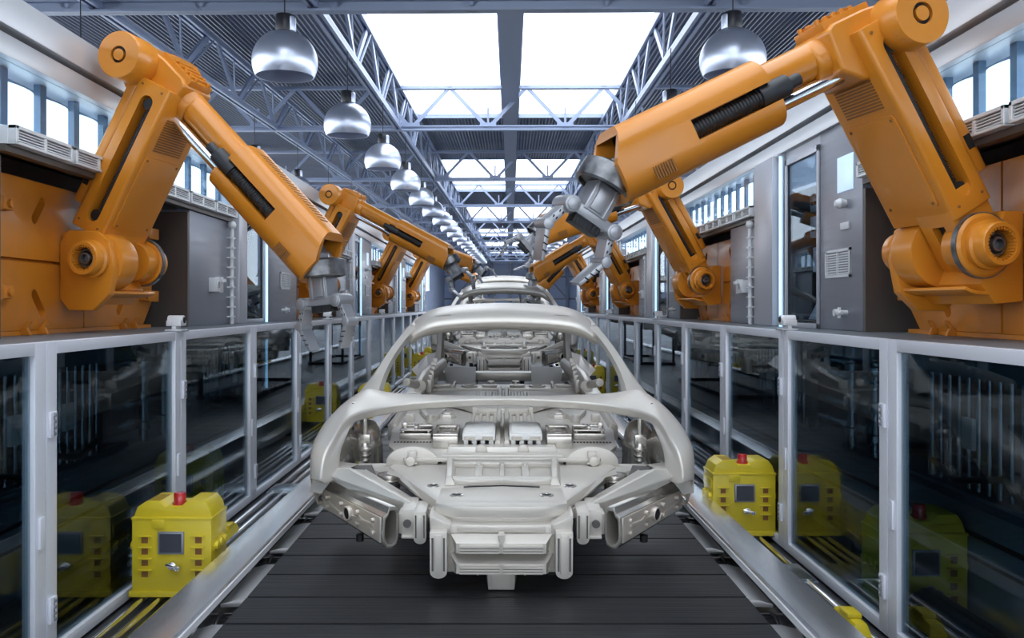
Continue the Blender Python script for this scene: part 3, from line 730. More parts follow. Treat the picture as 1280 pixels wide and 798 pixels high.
# top chamfered crown
sh.prism([(-.165,.92),(.012,.92),(-.01,.985),(-.10,1.0),(-.15,.96)],-.16,.16,'y')
base_me=sh.mesh('arm_shell',.004)
arm=cut(base_me,*[MB().prism(oblong(-.078,.16,.86,.036),s*.10,s*.25,'y').mesh('cutter') for s in(-1,1)])
radd('lower_arm','link',arm,M['orange'])
b=MB(); b.prism([(-.12,-.10),(-.09,-.15),(-.03,-.165),(.0,-.15),(.0221,-.10),(.0221,.14),(-.02,.2),(-.16,.2),(-.16,.06)],-.02,.178,'y')
lg=cut(b.mesh('arm_foot',.005),uv(-.010,.1,.045,.115,-.02,.080).mesh('cutter'))
radd('arm_foot','link',lg,M['orange'])
b=uv(-.012,-.006,.046,.114,-.019,.079); radd('foot_recess','link',b.mesh('foot_recess'),M['groove'])
for s in(-1,1):
    b=MB(); b.tube([(-.075,s*.15,.19),(-.075,s*.15,.83)],.010,8); b.cyl((-.075,s*.125,.195),(-.075,s*.175,.195),.028,n=16); b.cyl((-.075,s*.125,.82),(-.075,s*.175,.82),.028,n=16); b.box(-.083,-.067,s*.11,s*.145,.19,.83)
    for i in range(60): b.box(-.088,-.062,s*.142,s*.158,.23+.0095*i,.234+.0095*i)
    radd('slide_rod','link',b.mesh('slide_rod',smooth=50),M['black'])
b=MB().prism(rrect(-.15,.15,.17,.58,.02),.020,.028,'x'); radd('access_panel','link',b.mesh('access_panel',.002),M['orange'])
for y in(-.13,.13):
    for z in(.19,.56): radd('screw','link',MB().cyl((.027,y,z),(.032,y,z),.007,n=8).mesh('screw'),M['grille'])
for s in(-1,1):
    for z in(.14,.90):
        for x in(-.02,-.14): radd('screw','link',MB().cyl((x,s*.188,z),(x,s*.194,z),.006,n=8).mesh('screw'),M['grille'])
b=MB()
for i in range(14): b.box(.021,.0245,-.12,.12,.615+.013*i,.622+.013*i)
radd('vent_grille','link',b.mesh('vent_grille'),M['grille'])
b=MB()
for s in(-1,1): b.prism(rrect(-.255,-.18,s*.02 if s>0 else -.155,.155 if s>0 else -.02,.03),.20,.93,'z')
b.box(-.24,-.16,-.13,.13,.24,.9)
radd('balance_bar','link',b.mesh('balance_bar',.012),M['orange'])
for s in(-1,1): radd('bar_window','link',MB().box(-.235,-.205,s*.154,s*.158,.30,.36).mesh('bar_window'),M['groove'])
# -- elbow and forearm (frame 'fore': z along the forearm, x to its underside)
b=MB(); b.prism([(.11,-.06),(.15,.08),(.14,.21),(.07,.29),(-.10,.28),(-.115,.24),(-.115,.10),(-.10,-.05)],-.13,.13,'y')
b.cyl((-.005,0,.2),(-.005,0,.34),.110,.085,n=32)
radd('elbow_housing','fore',b.mesh('elbow_housing',.018,3),M['orange'])
for s in(-1,1):
    ax=rot('X',90 if s<0 else -90)
    b=MB(); b.lathe([(0,.12),(.116,.12),(.118,.128),(.118,.278),(.112,.288),(.042,.288),(.042,.270),(.028,.270),(.028,.288),(0,.288)],48,ax)
    radd('motor_drum','fore',b.mesh('motor_drum',smooth=40),M['orange'])
    b=MB(); b.lathe([(.028,.270),(.042,.270),(.042,.274),(.028,.274)],32,ax)
    radd('drum_groove','fore',b.mesh('drum_groove'),M['groove'],'motor_drum')
b=MB(); b.box(-.138,-.10,-.10,.10,.05,.27)
for i in range(4): b.box(-.150,-.13,-.09,.09,.11+.04*i,.13+.04*i)
for y in(-.06,.06):
    for i in range(4): b.cyl((-.13,y,.14+.04*i),(-.156,y,.14+.04*i),.011,n=10)
radd('bolt_plate','fore',b.mesh('bolt_plate',.006),M['orange'])
b=MB(); b.cyl((-.02,0,.30),(-.02,0,.95),.076,n=36); radd('forearm_tube','fore',b.mesh('forearm_tube',smooth=50),M['orange'])
b=MB(); b.cyl((.082,-.045,.25),(.082,-.045,.95),.030,n=20); b.cyl((.082,.045,.25),(.082,.045,.95),.030,n=20); radd('piston_rod','fore',b.mesh('piston_rod',smooth=50),M['chrome'])
# casing frame 'case': z=0 at the wrist end, negative towards the elbow
def rr2(x0,x1,v,r): return rrect(x0,x1,-v,v,r,6)
b=MB().prism(rr2(-.125,.155,.15,.09),-.64,.07,'z')
cs=b.mesh('casing_shell',.004)
cl=[]
for s in(-1,1): cl.append(MB().box(-.02,.06,s*.085,s*.3,-.9,-.26).mesh('cutter'))
cl.append(MB().prism([(-.20,.09),(.04,.09),(-.20,-.05)],-.3,.3,'y').mesh('cutter'))
cl.append(MB().box(-.09,.115,-.115,.115,-.06,.2).mesh('cutter'))
cl.append(MB().box(-.2,.02,-.3,.3,-.7,-.62).mesh('cutter'))
case=cut(cs,*cl); radd('forearm_casing','case',case,M['orange'])
for s in(-1,1):
    b=MB(); b.tube([(.02,s*.102,-.63+.007*i) for i in range(54)],[.0375 if i%2 else .0345 for i in range(54)],16)
    radd('cable_hose','case',b.mesh('cable_hose'),M['black'])
    b=MB(); b.cyl((.02,s*.106,-.70),(.02,s*.106,-.57),.043,n=24); b.cyl((.02,s*.106,-.76),(.02,s*.106,-.70),.026,n=14)
    radd('hose_collar','case',b.mesh('hose_collar',.004),M['dark'])
for s in(-1,1):
    b=MB()
    for i in range(8): b.box(.075,.125,s*.149,s*.152,-.13+.011*i,-.124+.011*i)
    radd('casing_vent','case',b.mesh('casing_vent'),M['grille'])
b=MB()
for i in range(22): b.box(-.1265,-.124,-.045,.045,-.56+.022*i,-.552+.022*i)
radd('top_vent','case',b.mesh('top_vent'),M['grille'])
b=uv(-.09,.115,-.114,.114,-.06,-.055); radd('mouth_plate','case',b.mesh('mouth_plate'),M['groove'])
b=MB(); b.bar((.0,-.05,-.05),(.02,-.04,.05),.05,.05); b.bar((.0,.05,-.05),(.02,.04,.05),.05,.05); b.cyl((.01,-.09,.02),(.01,.09,.02),.028,n=16)
radd('wrist_yoke','case',b.mesh('wrist_yoke',.004),M['grip'])
# -- wrist and gripper (frame 'grip')
b=MB().lathe([(0,0),(.095,0),(.118,.012),(.120,.03),(.120,.085),(.114,.092),(.104,.092),(.102,.076),(0,.076)],48); radd('wrist_flange','grip',b.mesh('wrist_flange',smooth=35),M['wrist'])
b=MB(); b.box(-.055,.055,-.05,.05,.08,.20); b.box(-.035,.02,-.058,.058,.10,.19); b.box(.03,.04,-.056,.056,.08,.2); b.box(-.048,-.04,-.056,.056,.08,.2)
b.prism([(-.118,.190),(.118,.190),(.122,.226),(.07,.232),(-.07,.232),(-.122,.226)],-.046,.046,'y')
radd('gripper_body','grip',b.mesh('gripper_body',.004),M['grip'])
b=MB(); b.box(-.06,.06,-.032,.032,.22,.265)
for i in range(6): b.box(-.055+.02*i,-.045+.02*i,-.036,.036,.225,.26)
radd('gripper_drive','grip',b.mesh('gripper_drive',.003),M['dark'])
for s in(-1,1):
    b=MB(); b.cyl((s*.102,-.062,.215),(s*.102,.062,.215),.032,n=28); b.cyl((s*.102,-.067,.215),(s*.102,.067,.215),.024,n=28)
    b.bar((s*.102,0,.215),(s*.140,0,.325),.080,.030,(1,0,0)); b.cyl((s*.140,-.048,.325),(s*.140,.048,.325),.022,n=16)
    fm=b.mesh('finger',.004); b=MB()
    for e in(-1,1):
        for q in range(2):
            for r in(-1,1): b.box(s*(.118+.012*q)+r*.007-.0025,s*(.118+.012*q)+r*.007+.0025,e*.0385,e*.0415,.255+.03*q,.265+.03*q)
    radd('finger','grip',join(fm,M['grip'],b.mesh('dots'),M['groove']),None)
    b=MB(); b.hexa([(s*.128,-.044,.325),(s*.153,-.044,.325),(s*.153,.044,.325),(s*.128,.044,.325)],[(s*.082,-.042,.45),(s*.094,-.042,.455),(s*.094,.042,.455),(s*.082,.042,.45)])
    fm=b.mesh('finger_tip',.003); b=MB()
    for e in(-1,1):
        for q in range(3): b.box(s*(.124-.011*q)-.010,s*(.124-.011*q)+.010,e*.0420,e*.0448,.368+.024*q,.373+.024*q)
    radd('finger_tip','grip',join(fm,M['grip'],b.mesh('lines'),M['groove']),None,'finger')

def frame(zc,ang): return T(*zc)@rot('Y',90-ang)
def robot(s,k,a1,E,a2,ln,a3,label,group,tw=0):
    hx,hy=((-2.03,4.65+5.4*k) if s<0 else(1.90,3.65+4.7*k))
    t=empty('robot_arm',(hx,hy,ZB),R(-12) if s<0 else R(192),label,'industrial robot',group)
    H=Vector((0,0,.394)); Ev=H+Vector((E[0],0,E[1]))
    Wv=Ev+Vector((math.cos(R(a2))*ln,0,math.sin(R(a2))*ln))
    fr={'base':T(*H),'link':frame(H+Vector((0 if s<0 else .085,0,0)),a1),'fore':frame(Ev,a2),'case':frame(Wv,a2),'grip':frame(Wv+Vector((math.cos(R(a3))*.04,0,math.sin(R(a3))*.04)),a3)@rot('Z',tw)}
    made={}
    for name,f,me,m,par in RM['list']:
        if par: o=place(name,me,m,made[par],Matrix.Identity(4))
        else: o=place(name,me,m,t,fr[f])
        made[name]=o
    return t
EL,ER=(.237,.98),(.375,.84)
for k,(a2,ln,a3,tw) in enumerate([(-46,1.34,-84,12),(-28,1.43,-60,8),(-20,1.48,-38,0),(-24,1.43,-60,0)]):
    lab=['large orange robot arm nearest the camera on the left, gripper hanging straight down','second orange robot arm on the left, forearm reaching over the car bodies',
         'third orange robot arm on the left, forearm mostly behind the second','fourth and farthest orange robot arm on the left'][k]
    robot(-1,k,61.5,EL,a2,ln,a3,lab,'orange robot arms on the left',tw)
for k,(a2,ln,a3,tw) in enumerate([(-26.5,1.22,-60,-10),(-18.8,1.17,-42,0),(-31,1.16,-75,0),(-46,1.10,-60,0)]):
    lab=['large orange robot arm nearest the camera on the right, raised high with open gripper','second orange robot arm on the right, forearm behind the nearest gripper',
         'third orange robot arm on the right, forearm tilted down to the car roofs','fourth and farthest orange robot arm on the right'][k]
    robot(1,k,59.5,ER,a2,ln,a3,lab,'orange robot arms on the right',tw)
# ================================================================== car bodies
CX,CY=632.0,328.0
O=Vector((-.018,5.6,-1.361))
CARM=T(0,0,CAMZ)@rot('Z',-.573)@rot('X',2.862)
XM=-.018                                            # centre plane of the body
def cp(px,py,Y): return ((px-CX)/F*Y, Y, (CY-py)/F*Y)
def mir(p): return (2*XM-p[0],p[1],p[2])
def NB(): b=MB(); b.M=T(*(-O)); return b
def both(fn,name,m,parent,**kw):
    for s in(-1,1):
        b=NB()
        if s>0: b.M=b.M@T(2*XM,0,0)@Matrix.Diagonal((-1,1,1,1))
        fn(b); b.build(name,m,parent,**kw)
def slab(b,pts,th,dz=0.0):
    P=[cp(*p) for p in pts]; n=len(P); Q=[(x,y+th,z+dz) for x,y,z in P]
    b.add(P+Q,[tuple(range(n)),tuple(range(2*n-1,n-1,-1))]+[(i,n+i,n+(i+1)%n,(i+1)%n) for i in range(n)])
def crease_cols(me,n,cols,val=.85):
    at=me.attributes.new('crease_edge','FLOAT','EDGE')
    for e in me.edges:
        a,b=e.vertices
        if a%n==b%n and a%n in cols: at.data[e.index].value=val
def crease_rows(me,n,rows,val=.85):
    at=me.attributes.new('crease_edge','FLOAT','EDGE')
    for e in me.edges:
        a,b=e.vertices
        if a//n==b//n and a//n in rows: at.data[e.index].value=val
car=empty('car_body',(0,0,0),0,'nearest bare metal car body shell without doors or bonnet, front towards the camera','car body','bare car body shells')
# ---- fender and cowl ribbon
rowsO=[(384.9,606,4.05),(384.3,588,4.07),(384,566,4.15),(389.5,551,4.26),(400,532.6,4.40),(411,520,4.53),(427,503.7,4.72),(442.6,493.5,4.89),(457,484.5,5.03),(478,490.5,5.08),(504,493.3,5.12),(545,494.5,5.15),(590,495.5,5.17),(627,496,5.18)]
rowsI=[(398,606,3.97),(399,590,3.98),(403.5,570,4.03),(409.5,559,4.09),(417,547,4.16),(425,531,4.30),(436,521.5,4.42),(451,516.5,4.55),(466,513.0,4.64),(487,508.8,4.70),(510,505.6,4.74),(547,502.5,4.78),(590,500.3,4.81),(627,499.7,4.82)]
def ribbon(b):
    rows=[]
    for i,(o,n) in enumerate(zip(rowsO,rowsI)):
        po=Vector(cp(*o)); pi=Vector(cp(*n)); k=max(0,1-i/8.0); c=i/13.0
        nrm=Vector((-k*.75,-.35-.2*k,.55)).normalized()
        mid1=po.lerp(pi,.3)+nrm*.018*(.4+k); mid2=po.lerp(pi,.7)+nrm*.014*(.4+k)
        low=po+Vector((k*.015,.06+.05*k,-.16*k-.02)); low0=po+Vector((0,.03,-.05*k-.008))
        lip=pi+Vector((k*.022,.022,-.020-.024*(1-k))); lip2=pi+Vector((k*.055,.06+.03*k,-.026-.024*(1-k)+.014*k)); lip3=pi+Vector((k*.065,.14,-.034+.02*k))
        rows.append([tuple(p) for p in(low,low0,po,mid1,mid2,pi,lip,lip2,lip3)])
    full=rows+[[mir(p) for p in r] for r in rows[-2::-1]]
    b.grid(full)
b=NB(); ribbon(b)
o=b.build('fender_and_cowl',M['car'],car,smooth=0,fixn=True); crease_cols(o.data,9,(5,6)); o.data.polygons.foreach_set('use_smooth',[True]*len(o.data.polygons))
sd=o.modifiers.new('sheet','SOLIDIFY'); sd.thickness=.008; sd.offset=-1
sb=o.modifiers.new('smooth','SUBSURF'); sb.levels=2; sb.render_levels=2
# fender badge notches near the pillar foot
def badge(b):
    for dx,dy in((0,0),(5,-3)): slab(b,[(431+dx,514+dy,4.62),(434+dx,508+dy,4.66),(436+dx,508.5+dy,4.66),(433+dx,515+dy,4.62)],.02)
both(badge,'hinge_bracket',M['car2'],car)
# ---- roof, header and pillars
ys_=[(5.86,-.405,0),(5.875,-.375,0),(5.95,-.335,0),(6.08,-.305,0),(6.3,-.293,0),(6.7,-.308,0),(7.1,-.330,0),(7.5,-.362,0),(7.85,-.41,0),(7.95,-.44,0)]
rows=[]
hx=lambda y:.625-.03*max(0,(y-6.3))/1.6
for (y,z0,_) in ys_:
    r=[]
    for i in range(25):
        t=-1+2*i/24; a=abs(t)
        x=XM+t*hx(y)+ (0.0); zz=z0-.045*a**2-.07*a**9
        yy=y+(.05*a**2 if y>7.4 else 0)-(.03*a**2 if y<6 else 0)
        r.append((x,yy,zz))
    rows.append(r)
# header return under the windscreen edge
r0=[(x,y+.06,z-.050) for x,y,z in rows[0]]; r00=[(x,y+.22,z-.042) for x,y,z in rows[0]]
b=NB(); b.grid([r00,r0]+rows); o=b.build('roof_panel',M['car'],car,smooth=0); crease_rows(o.data,25,(1,2)); o.data.polygons.foreach_set('use_smooth',[True]*len(o.data.polygons))
sd=o.modifiers.new('sheet','SOLIDIFY'); sd.thickness=.01; sd.offset=-1
sb=o.modifiers.new('smooth','SUBSURF'); sb.levels=1; sb.render_levels=1
def pillar(b):
    P1=Vector((XM-.612,5.93,-.445)); P0=Vector(cp(461,494,5.06))
    rr=[]
    for i in range(9):
        t=i/8; p=P0.lerp(P1,t)+Vector((-.012*math.sin(PI*t),0,.016*math.sin(PI*t))); w=.036*(1-t)+.030*t
        fl=1+1.0*(1-t)**5+.5*t**6
        rr.append([tuple(p+Vector((-w*fl,.02,.0))),tuple(p+Vector((-w*.6,-.02,.018))),tuple(p+Vector((w*.7*fl,-.02,.010))),tuple(p+Vector((w*fl,.03,-.012))),tuple(p+Vector((w*.2,.07,-.03))),tuple(p+Vector((-w*.9,.06,-.02)))])
    b.grid(rr,closed=True)
both(pillar,'windscreen_pillar',M['car'],car,smooth=50)
def siderail(b):
    b.tube([(XM-.612,5.95,-.452),(XM-.616,6.4,-.43),(XM-.610,7.0,-.45),(XM-.596,7.6,-.49),(XM-.585,7.95,-.55)],.032,10)
both(siderail,'roof_rail',M['car'],car,smooth=50)
def cpil(b):
    b.tube([(XM-.575,7.90,-.53),(XM-.56,7.78,-.75),(XM-.575,7.7,-.96)],[.03,.034,.05],8)
    b.bar((XM-.535,7.72,-.52),(XM-.565,7.62,-.95),.035,.05); b.bar((XM-.50,7.74,-.5),(XM-.52,7.74,-.6),.09,.05)
both(cpil,'rear_pillar',M['car'],car,bevel=.004,smooth=45)
# mirror-plate like door hinges beside the roof marks
b=NB()
for s in(-1,1): b.box(XM+s*.40-.05,XM+s*.40+.05,5.93,5.945,-.352,-.35)
b.build('roof_mark',M['car2'],car)
# ---- floor pan
b=NB()
b.prism([(XM-.50,4.45),(XM+.50,4.45),(XM+.62,4.75),(XM+.66,5.2),(XM+.66,6.80),(XM-.66,6.80),(XM-.66,5.2),(XM-.62,4.75)],-1.02,-1.0,'z')
for i in range(9):
    x=XM+(-.19+.0475*i)
    b.prism([(x-.015,-1.0),(x-.009,-.985),(x+.009,-.985),(x+.015,-1.0)],4.7,6.7,'y')
b.prism([(XM-.05,-1.0),(XM-.035,-.955),(XM-.012,-.955),(XM-.008,-.985),(XM+.008,-.985),(XM+.012,-.955),(XM+.035,-.955),(XM+.05,-1.0)],4.68,6.75,'y')
fl=b.build('floor_pan',M['car'],car,bevel=.004)
b=NB()
for s in(-1,1):
    for i in range(12): b.box(XM+s*(.40+.018*i)-.005,XM+s*(.40+.018*i)+.005,4.83,4.86,-1.0,-.9985)
    for i in range(5): b.box(XM+s*(.50+.02*i)-.006,XM+s*(.50+.02*i)+.006,5.35,5.40,-1.0,-.9985)
    for i in range(6): b.box(XM+s*(.42+.02*i)-.006,XM+s*(.42+.02*i)+.006,4.62,4.64,-1.0,-.9985)
b.build('floor_slot',M['groove'],fl,smooth=0)
def sill(b): b.prism([(XM-.70,-1.08),(XM-.70,-.99),(XM-.655,-.975),(XM-.64,-1.0),(XM-.64,-1.08)],5.3,7.3,'y')
both(sill,'side_sill',M['car'],car,bevel=.008)
# battery modules and boxes
def module(b):
    b.box(-.232,-.056,4.66,5.00,-.952,-.918); b.box(-.222,-.066,4.68,4.98,-.918,-.908); b.box(-.165,-.125,4.645,4.66,-.945,-.918)
    for i in range(4): b.box(-.225+.045*i,-.20+.045*i,4.67,4.99,-1.0,-.952)
both(module,'battery_module',M['carw'],car,bevel=.006)
def m2(b):
    b.box(-.222,-.066,4.655,4.662,-.95,-.93); b.box(-.20,-.09,4.652,4.656,-.946,-.934)
both(m2,'module_label_plate',M['car2'],car)
def sbox(b):
    b.box(-.392,-.258,4.68,4.95,-1.0,-.935); b.box(-.392,-.258,4.68,4.71,-.935,-.92); b.box(-.392,-.258,4.92,4.95,-.935,-.92); b.box(-.392,-.372,4.71,4.92,-.935,-.92); b.box(-.278,-.258,4.71,4.92,-.935,-.92)
    b.box(-.35,-.30,4.76,4.86,-.935,-.926)
both(sbox,'open_box',M['car2'],car,bevel=.005)
def lbox(b):
    b.box(-.60,-.42,4.92,5.06,-1.0,-.965); b.box(-.60,-.42,4.93,5.04,-.955,-.945); b.box(-.59,-.575,4.94,5.03,-.965,-.955); b.box(-.445,-.43,4.94,5.03,-.965,-.955)
    b.box(-.60,-.57,5.03,5.06,-.965,-.925); b.box(-.52,-.50,4.95,5.0,-.945,-.93); b.box(-.60,-.42,5.05,5.07,-1.0,-.94)
both(lbox,'seat_rail_box',M['car2'],car,bevel=.004)
def boss(b):
    b.cyl((-.375,5.62,-1.0),(-.375,5.62,-.975),.062,.052,n=6); b.cyl((-.375,5.62,-.975),(-.375,5.62,-.965),.04,.036,n=6)
    b.cyl((-.47,5.45,-1.0),(-.47,5.45,-.95),.03,.022,n=16)
    b.bar((-.47,5.45,-.985),(-.555,5.78,-.985),.03); b.bar((-.47,5.45,-.985),(-.405,5.78,-.985),.03)
    b.box(-.63,-.575,5.47,5.53,-1.0,-.955)
both(boss,'floor_boss',M['car'],car,bevel=.004,smooth=30)
b=NB(); b.box(XM-.165,XM+.165,5.70,5.86,-1.0,-.955); b.box(XM-.15,XM+.15,5.69,5.70,-.99,-.962)
for s in(-1,1): b.bar((XM+s*.16,5.76,-.975),(XM+s*.37,6.05,-.965),.05,.04); b.bar((XM+s*.17,5.86,-.985),(XM+s*.40,6.1,-.985),.03,.03); b.box(XM+s*.165,XM+s*.20,5.72,5.84,-1.0,-.95)
b.build('seat_crossmember',M['car'],car,bevel=.006)
# ---- front crossmember platform
pz=-1.036
def plat_poly(): return [(-.284,3.74),(.248,3.74),(.56,4.42),(.53,4.52),(-.566,4.52),(-.596,4.42)]
pm=NB().prism(plat_poly(),pz-.05,pz,'z').mesh('front_platform',.012)
cu=NB()
for s in(-1,1):
    for px,py in((541,610.5),(570,622.5)):
        Y=1.036*F/(py-CY); x=(px-CX)/F*Y; x=x if s<0 else 2*XM-x
        cu.cyl((x,Y,pz-.2),(x,Y,pz+.1),.021,n=20)
pl=place('front_platform',cut(pm,cu.mesh('cutter')),M['car'],car)
for s in(-1,1):
    for px,py in((541,610.5),(570,622.5)):
        Y=1.036*F/(py-CY); x=(px-CX)/F*Y; x=x if s<0 else 2*XM-x
        NB().lathe([(.021,.001),(.023,.005),(.031,.003),(.032,0)],24,T(x,Y,pz)).build('hole_ring',M['car2'],pl,smooth=50)
        NB().cyl((x,Y,pz-.05),(x,Y,pz+.0012),.0208,n=20).build('hole',M['groove'],pl,smooth=0)
b=NB()   # raised frame with four pockets
y0,y1=4.06,4.42; z=pz
b.prism([(XM-.25,y0),(XM-.14,y0-.03),(XM,y0+.012),(XM+.14,y0-.03),(XM+.25,y0),(XM+.245,y0+.05),(XM-.245,y0+.05)],z,z+.028,'z')
b.box(XM-.27,XM+.27,y1-.03,y1+.01,z,z+.028)
for s in(-1,1): b.hexa([(XM+s*.245-.02,y0-.03,z),(XM+s*.245+.03,y0-.03,z),(XM+s*.265+.03,y1+.02,z),(XM+s*.265-.02,y1+.02,z)],[(XM+s*.245-.012,y0-.02,z+.045),(XM+s*.245+.012,y0-.02,z+.045),(XM+s*.265+.012,y1+.01,z+.045),(XM+s*.265-.012,y1+.01,z+.045)])
for x,wd in((-.115,.018),(0,.012),(.115,.018)):
    b.box(XM+x-wd,XM+x+wd,y0+.03,y1-.02,z,z+.022); b.cyl((XM+x,y0+.05,z),(XM+x,y0+.05,z+.03),.013,n=12); b.cyl((XM+x,y1-.05,z),(XM+x,y1-.05,z+.03),.013,n=12)
b.build('pocket_frame',M['car'],pl,bevel=.005)
b=NB(); b.prism([(XM-.175,y0-.06),(XM,y0-.035),(XM+.175,y0-.06),(XM+.175,y0-.05),(XM,y0-.022),(XM-.175,y0-.05)],z,z+.004,'z'); b.build('shadow_slot',M['groove'],pl,smooth=0)
b=NB(); b.box(XM-.315,XM+.315,4.50,4.56,-1.05,-.992); b.build('platform_beam',M['car'],car,bevel=.008)
b=NB(); b.hexa([(XM-.30,4.57,-1.02),(XM+.30,4.57,-1.02),(XM+.29,4.68,-1.02),(XM-.29,4.68,-1.02)],[(XM-.285,4.59,-.972),(XM+.285,4.59,-.972),(XM+.28,4.66,-.972),(XM-.28,4.66,-.972)])
for x in(-.11,.11): b.cyl((XM+x,4.56,-.985),(XM+x,4.585,-.985),.03,n=20)
b.build('firewall_beam',M['car'],car,bevel=.008)
def halfdisc(b):
    pts=[(-.615,-1.045),(-.345,-1.045)]
    for i in range(1,14): a=PI*i/14; pts.append((-.48+.135*math.cos(a),-1.03+.085*math.sin(a)))
    b.prism(pts,4.47,4.50,'y'); b.box(-.50,-.455,4.44,4.47,-1.0,-.965); b.cyl((-.485,4.42,-1.012),(-.485,4.47,-1.012),.025,n=14); b.box(-.51,-.45,4.43,4.47,-1.03,-1.02)
both(halfdisc,'bulkhead_plate',M['car'],car,bevel=.005)
# ---- bumper beam under the platform, stepping back
b=NB()
for z0,z1,w0,yy,r in((-1.086,-1.036,.285,3.735,.0),(-1.11,-1.082,.29,3.75,.0),(-1.14,-1.106,.295,3.70,.0)):
    pts=[]
    for i in range(11): t=-1+.2*i; pts.append((XM+w0*t,yy-.05+.055*abs(t)**4))
    pts+=[(XM+w0,4.0),(XM-w0,4.0)]
    b.prism(pts,z0,z1,'z')
b.build('bumper_beam',M['car'],car,bevel=.007)
# ---- radiator with two louvred units
rad=NB(); zt,zb=-1.13,-1.31
rad.box(XM-.235,XM+.235,3.66,3.80,zb,zt+.02); ra=rad.build('radiator',M['car'],car,bevel=.006)
for z1 in(-1.14,-1.226):
    z0=z1-.086; u=NB(); yF=3.585
    u.hexa([(XM-.205,3.66,z1-.028),(XM+.205,3.66,z1-.028),(XM+.205,3.70,z1-.028),(XM-.205,3.70,z1-.028)],[(XM-.215,3.64,z1),(XM+.215,3.64,z1),(XM+.215,3.70,z1),(XM-.215,3.70,z1)])
    # sloping top flange, louvre field, bottom chamfer
    A=(XM-.212,3.635,z1);B=(XM+.212,3.635,z1);C=(XM+.186,yF,z1-.022);D=(XM-.186,yF,z1-.022)
    E_=(XM+.186,yF,z0+.022);G=(XM-.186,yF,z0+.022);H_=(XM+.200,3.63,z0+.012);I_=(XM-.200,3.63,z0+.012)
    bk=[(XM-.212,3.68,z1),(XM+.212,3.68,z1),(XM+.200,3.68,z0+.012),(XM-.200,3.68,z0+.012)]
    u.add([A,B,C,D,E_,G,H_,I_]+bk,[(0,3,2,1),(3,5,4,2),(5,7,6,4),(0,8,11,7,5,3),(1,2,4,6,10,9),(0,1,9,8),(7,11,10,6),(8,9,10,11)])
    ume=u.mesh('louvre_unit')
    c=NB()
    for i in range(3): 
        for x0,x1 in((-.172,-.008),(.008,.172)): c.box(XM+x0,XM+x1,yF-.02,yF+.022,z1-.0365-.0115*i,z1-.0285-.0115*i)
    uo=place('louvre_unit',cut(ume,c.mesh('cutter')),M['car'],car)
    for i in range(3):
        for x0,x1 in((-.172,-.008),(.008,.172)): NB().box(XM+x0,XM+x1,yF-.0006,yF+.02,z1-.0370-.0115*i,z1-.0300-.0115*i).build('louvre_slot_shade',M['card'],uo,smooth=0)  # dark bars on the face paint the shade inside the slots
    for q in(-.15,.15):
        NB().box(XM+q-.008,XM+q+.008,yF+.018,yF+.024,z1-.021,z1-.017).build('clip',M['card'],uo)
b=NB(); b.prism([(XM-.012,-1.128),(XM+.012,-1.128),(XM,-1.165)],3.58,3.64,'y'); b.build('centre_tab',M['car'],car)
def post(b):
    xx=XM-.262
    pts=[(xx-.036,-1.12),(xx-.036,-1.29)]+[(xx-.036+.036*(1-math.cos(PI*i/8)),-1.29-.028*math.sin(PI*i/8)) for i in range(1,8)]+[(xx+.036,-1.29),(xx+.036,-1.12)]
    b.prism(pts,3.60,3.76,'y')
    inn=[(xx-.022,-1.14),(xx-.022,-1.292),(xx+.022,-1.292),(xx+.022,-1.14)]
    b.prism([(xx-.016,-1.13),(xx-.016,-1.296),(xx+.016,-1.296),(xx+.016,-1.13)],3.592,3.60,'y')
    b.prism([(xx-.040,-1.06),(xx+.05,-1.10),(xx+.05,-1.14),(xx-.036,-1.14)],3.64,3.80,'y')
both(post,'radiator_bracket',M['car'],car,bevel=.004)
def postg(b):
    xx=XM-.262
    for q in(-1,1): b.box(xx+q*.024-.004,xx+q*.024+.004,3.598,3.603,-1.285,-1.145)
both(postg,'bracket_groove',M['card'],car,smooth=0)
b=NB(); b.hexa([(XM-.055,3.64,-1.378),(XM+.055,3.64,-1.378),(XM+.065,3.78,-1.382),(XM-.065,3.78,-1.382)],[(XM-.058,3.62,-1.305),(XM+.058,3.62,-1.305),(XM+.065,3.80,-1.305),(XM-.065,3.80,-1.305)])
b.hexa([(XM-.04,3.625,-1.366),(XM+.04,3.625,-1.366),(XM+.04,3.66,-1.366),(XM-.04,3.66,-1.366)],[(XM-.04,3.612,-1.30),(XM+.04,3.612,-1.30),(XM+.04,3.66,-1.30),(XM-.04,3.66,-1.30)])
for s in(-1,1): b.box(XM+s*.10-.003,XM+s*.10+.003,3.66,3.68,-1.325,-1.305)
b.prism([(XM-.15,-1.308),(XM+.15,-1.308),(XM+.06,-1.322),(XM-.06,-1.322)],3.66,3.78,'y')
b.build('tow_foot',M['car'],car,bevel=.004)
# ---- side pods with slotted crash boxes
def pod(b):
    xx=(523.5-CX)/F*3.75
    pts=[(xx-.027,-1.075),(xx-.027,-1.195)]+[(xx-.027*math.cos(PI*i/8),-1.195-.022*math.sin(PI*i/8)) for i in range(1,8)]+[(xx+.027,-1.195),(xx+.027,-1.075)]
    b.prism(pts,3.74,3.92,'y'); b.box(xx-.012,xx+.012,3.735,3.74,-1.2,-1.09)
    b.box(xx-.085,xx-.025,3.79,4.0,-1.20,-1.08); b.box(xx-.085,xx-.02,3.78,3.95,-1.205,-1.193); b.box(xx-.10,xx-.06,3.80,3.9,-1.19,-1.10)
    b.box(xx+.025,xx+.08,3.84,3.93,-1.13,-1.085); b.box(xx+.05,xx+.07,3.80,3.9,-1.15,-1.07)
both(pod,'crash_box',M['car'],car,bevel=.005)
def podg(b):
    xx=(523.5-CX)/F*3.75
    for q in(-1,1): b.box(xx+q*.018-.003,xx+q*.018+.003,3.738,3.742,-1.19,-1.09)
    b.cyl((xx-.06,3.78,-1.14),(xx-.06,3.80,-1.14),.018,n=12)
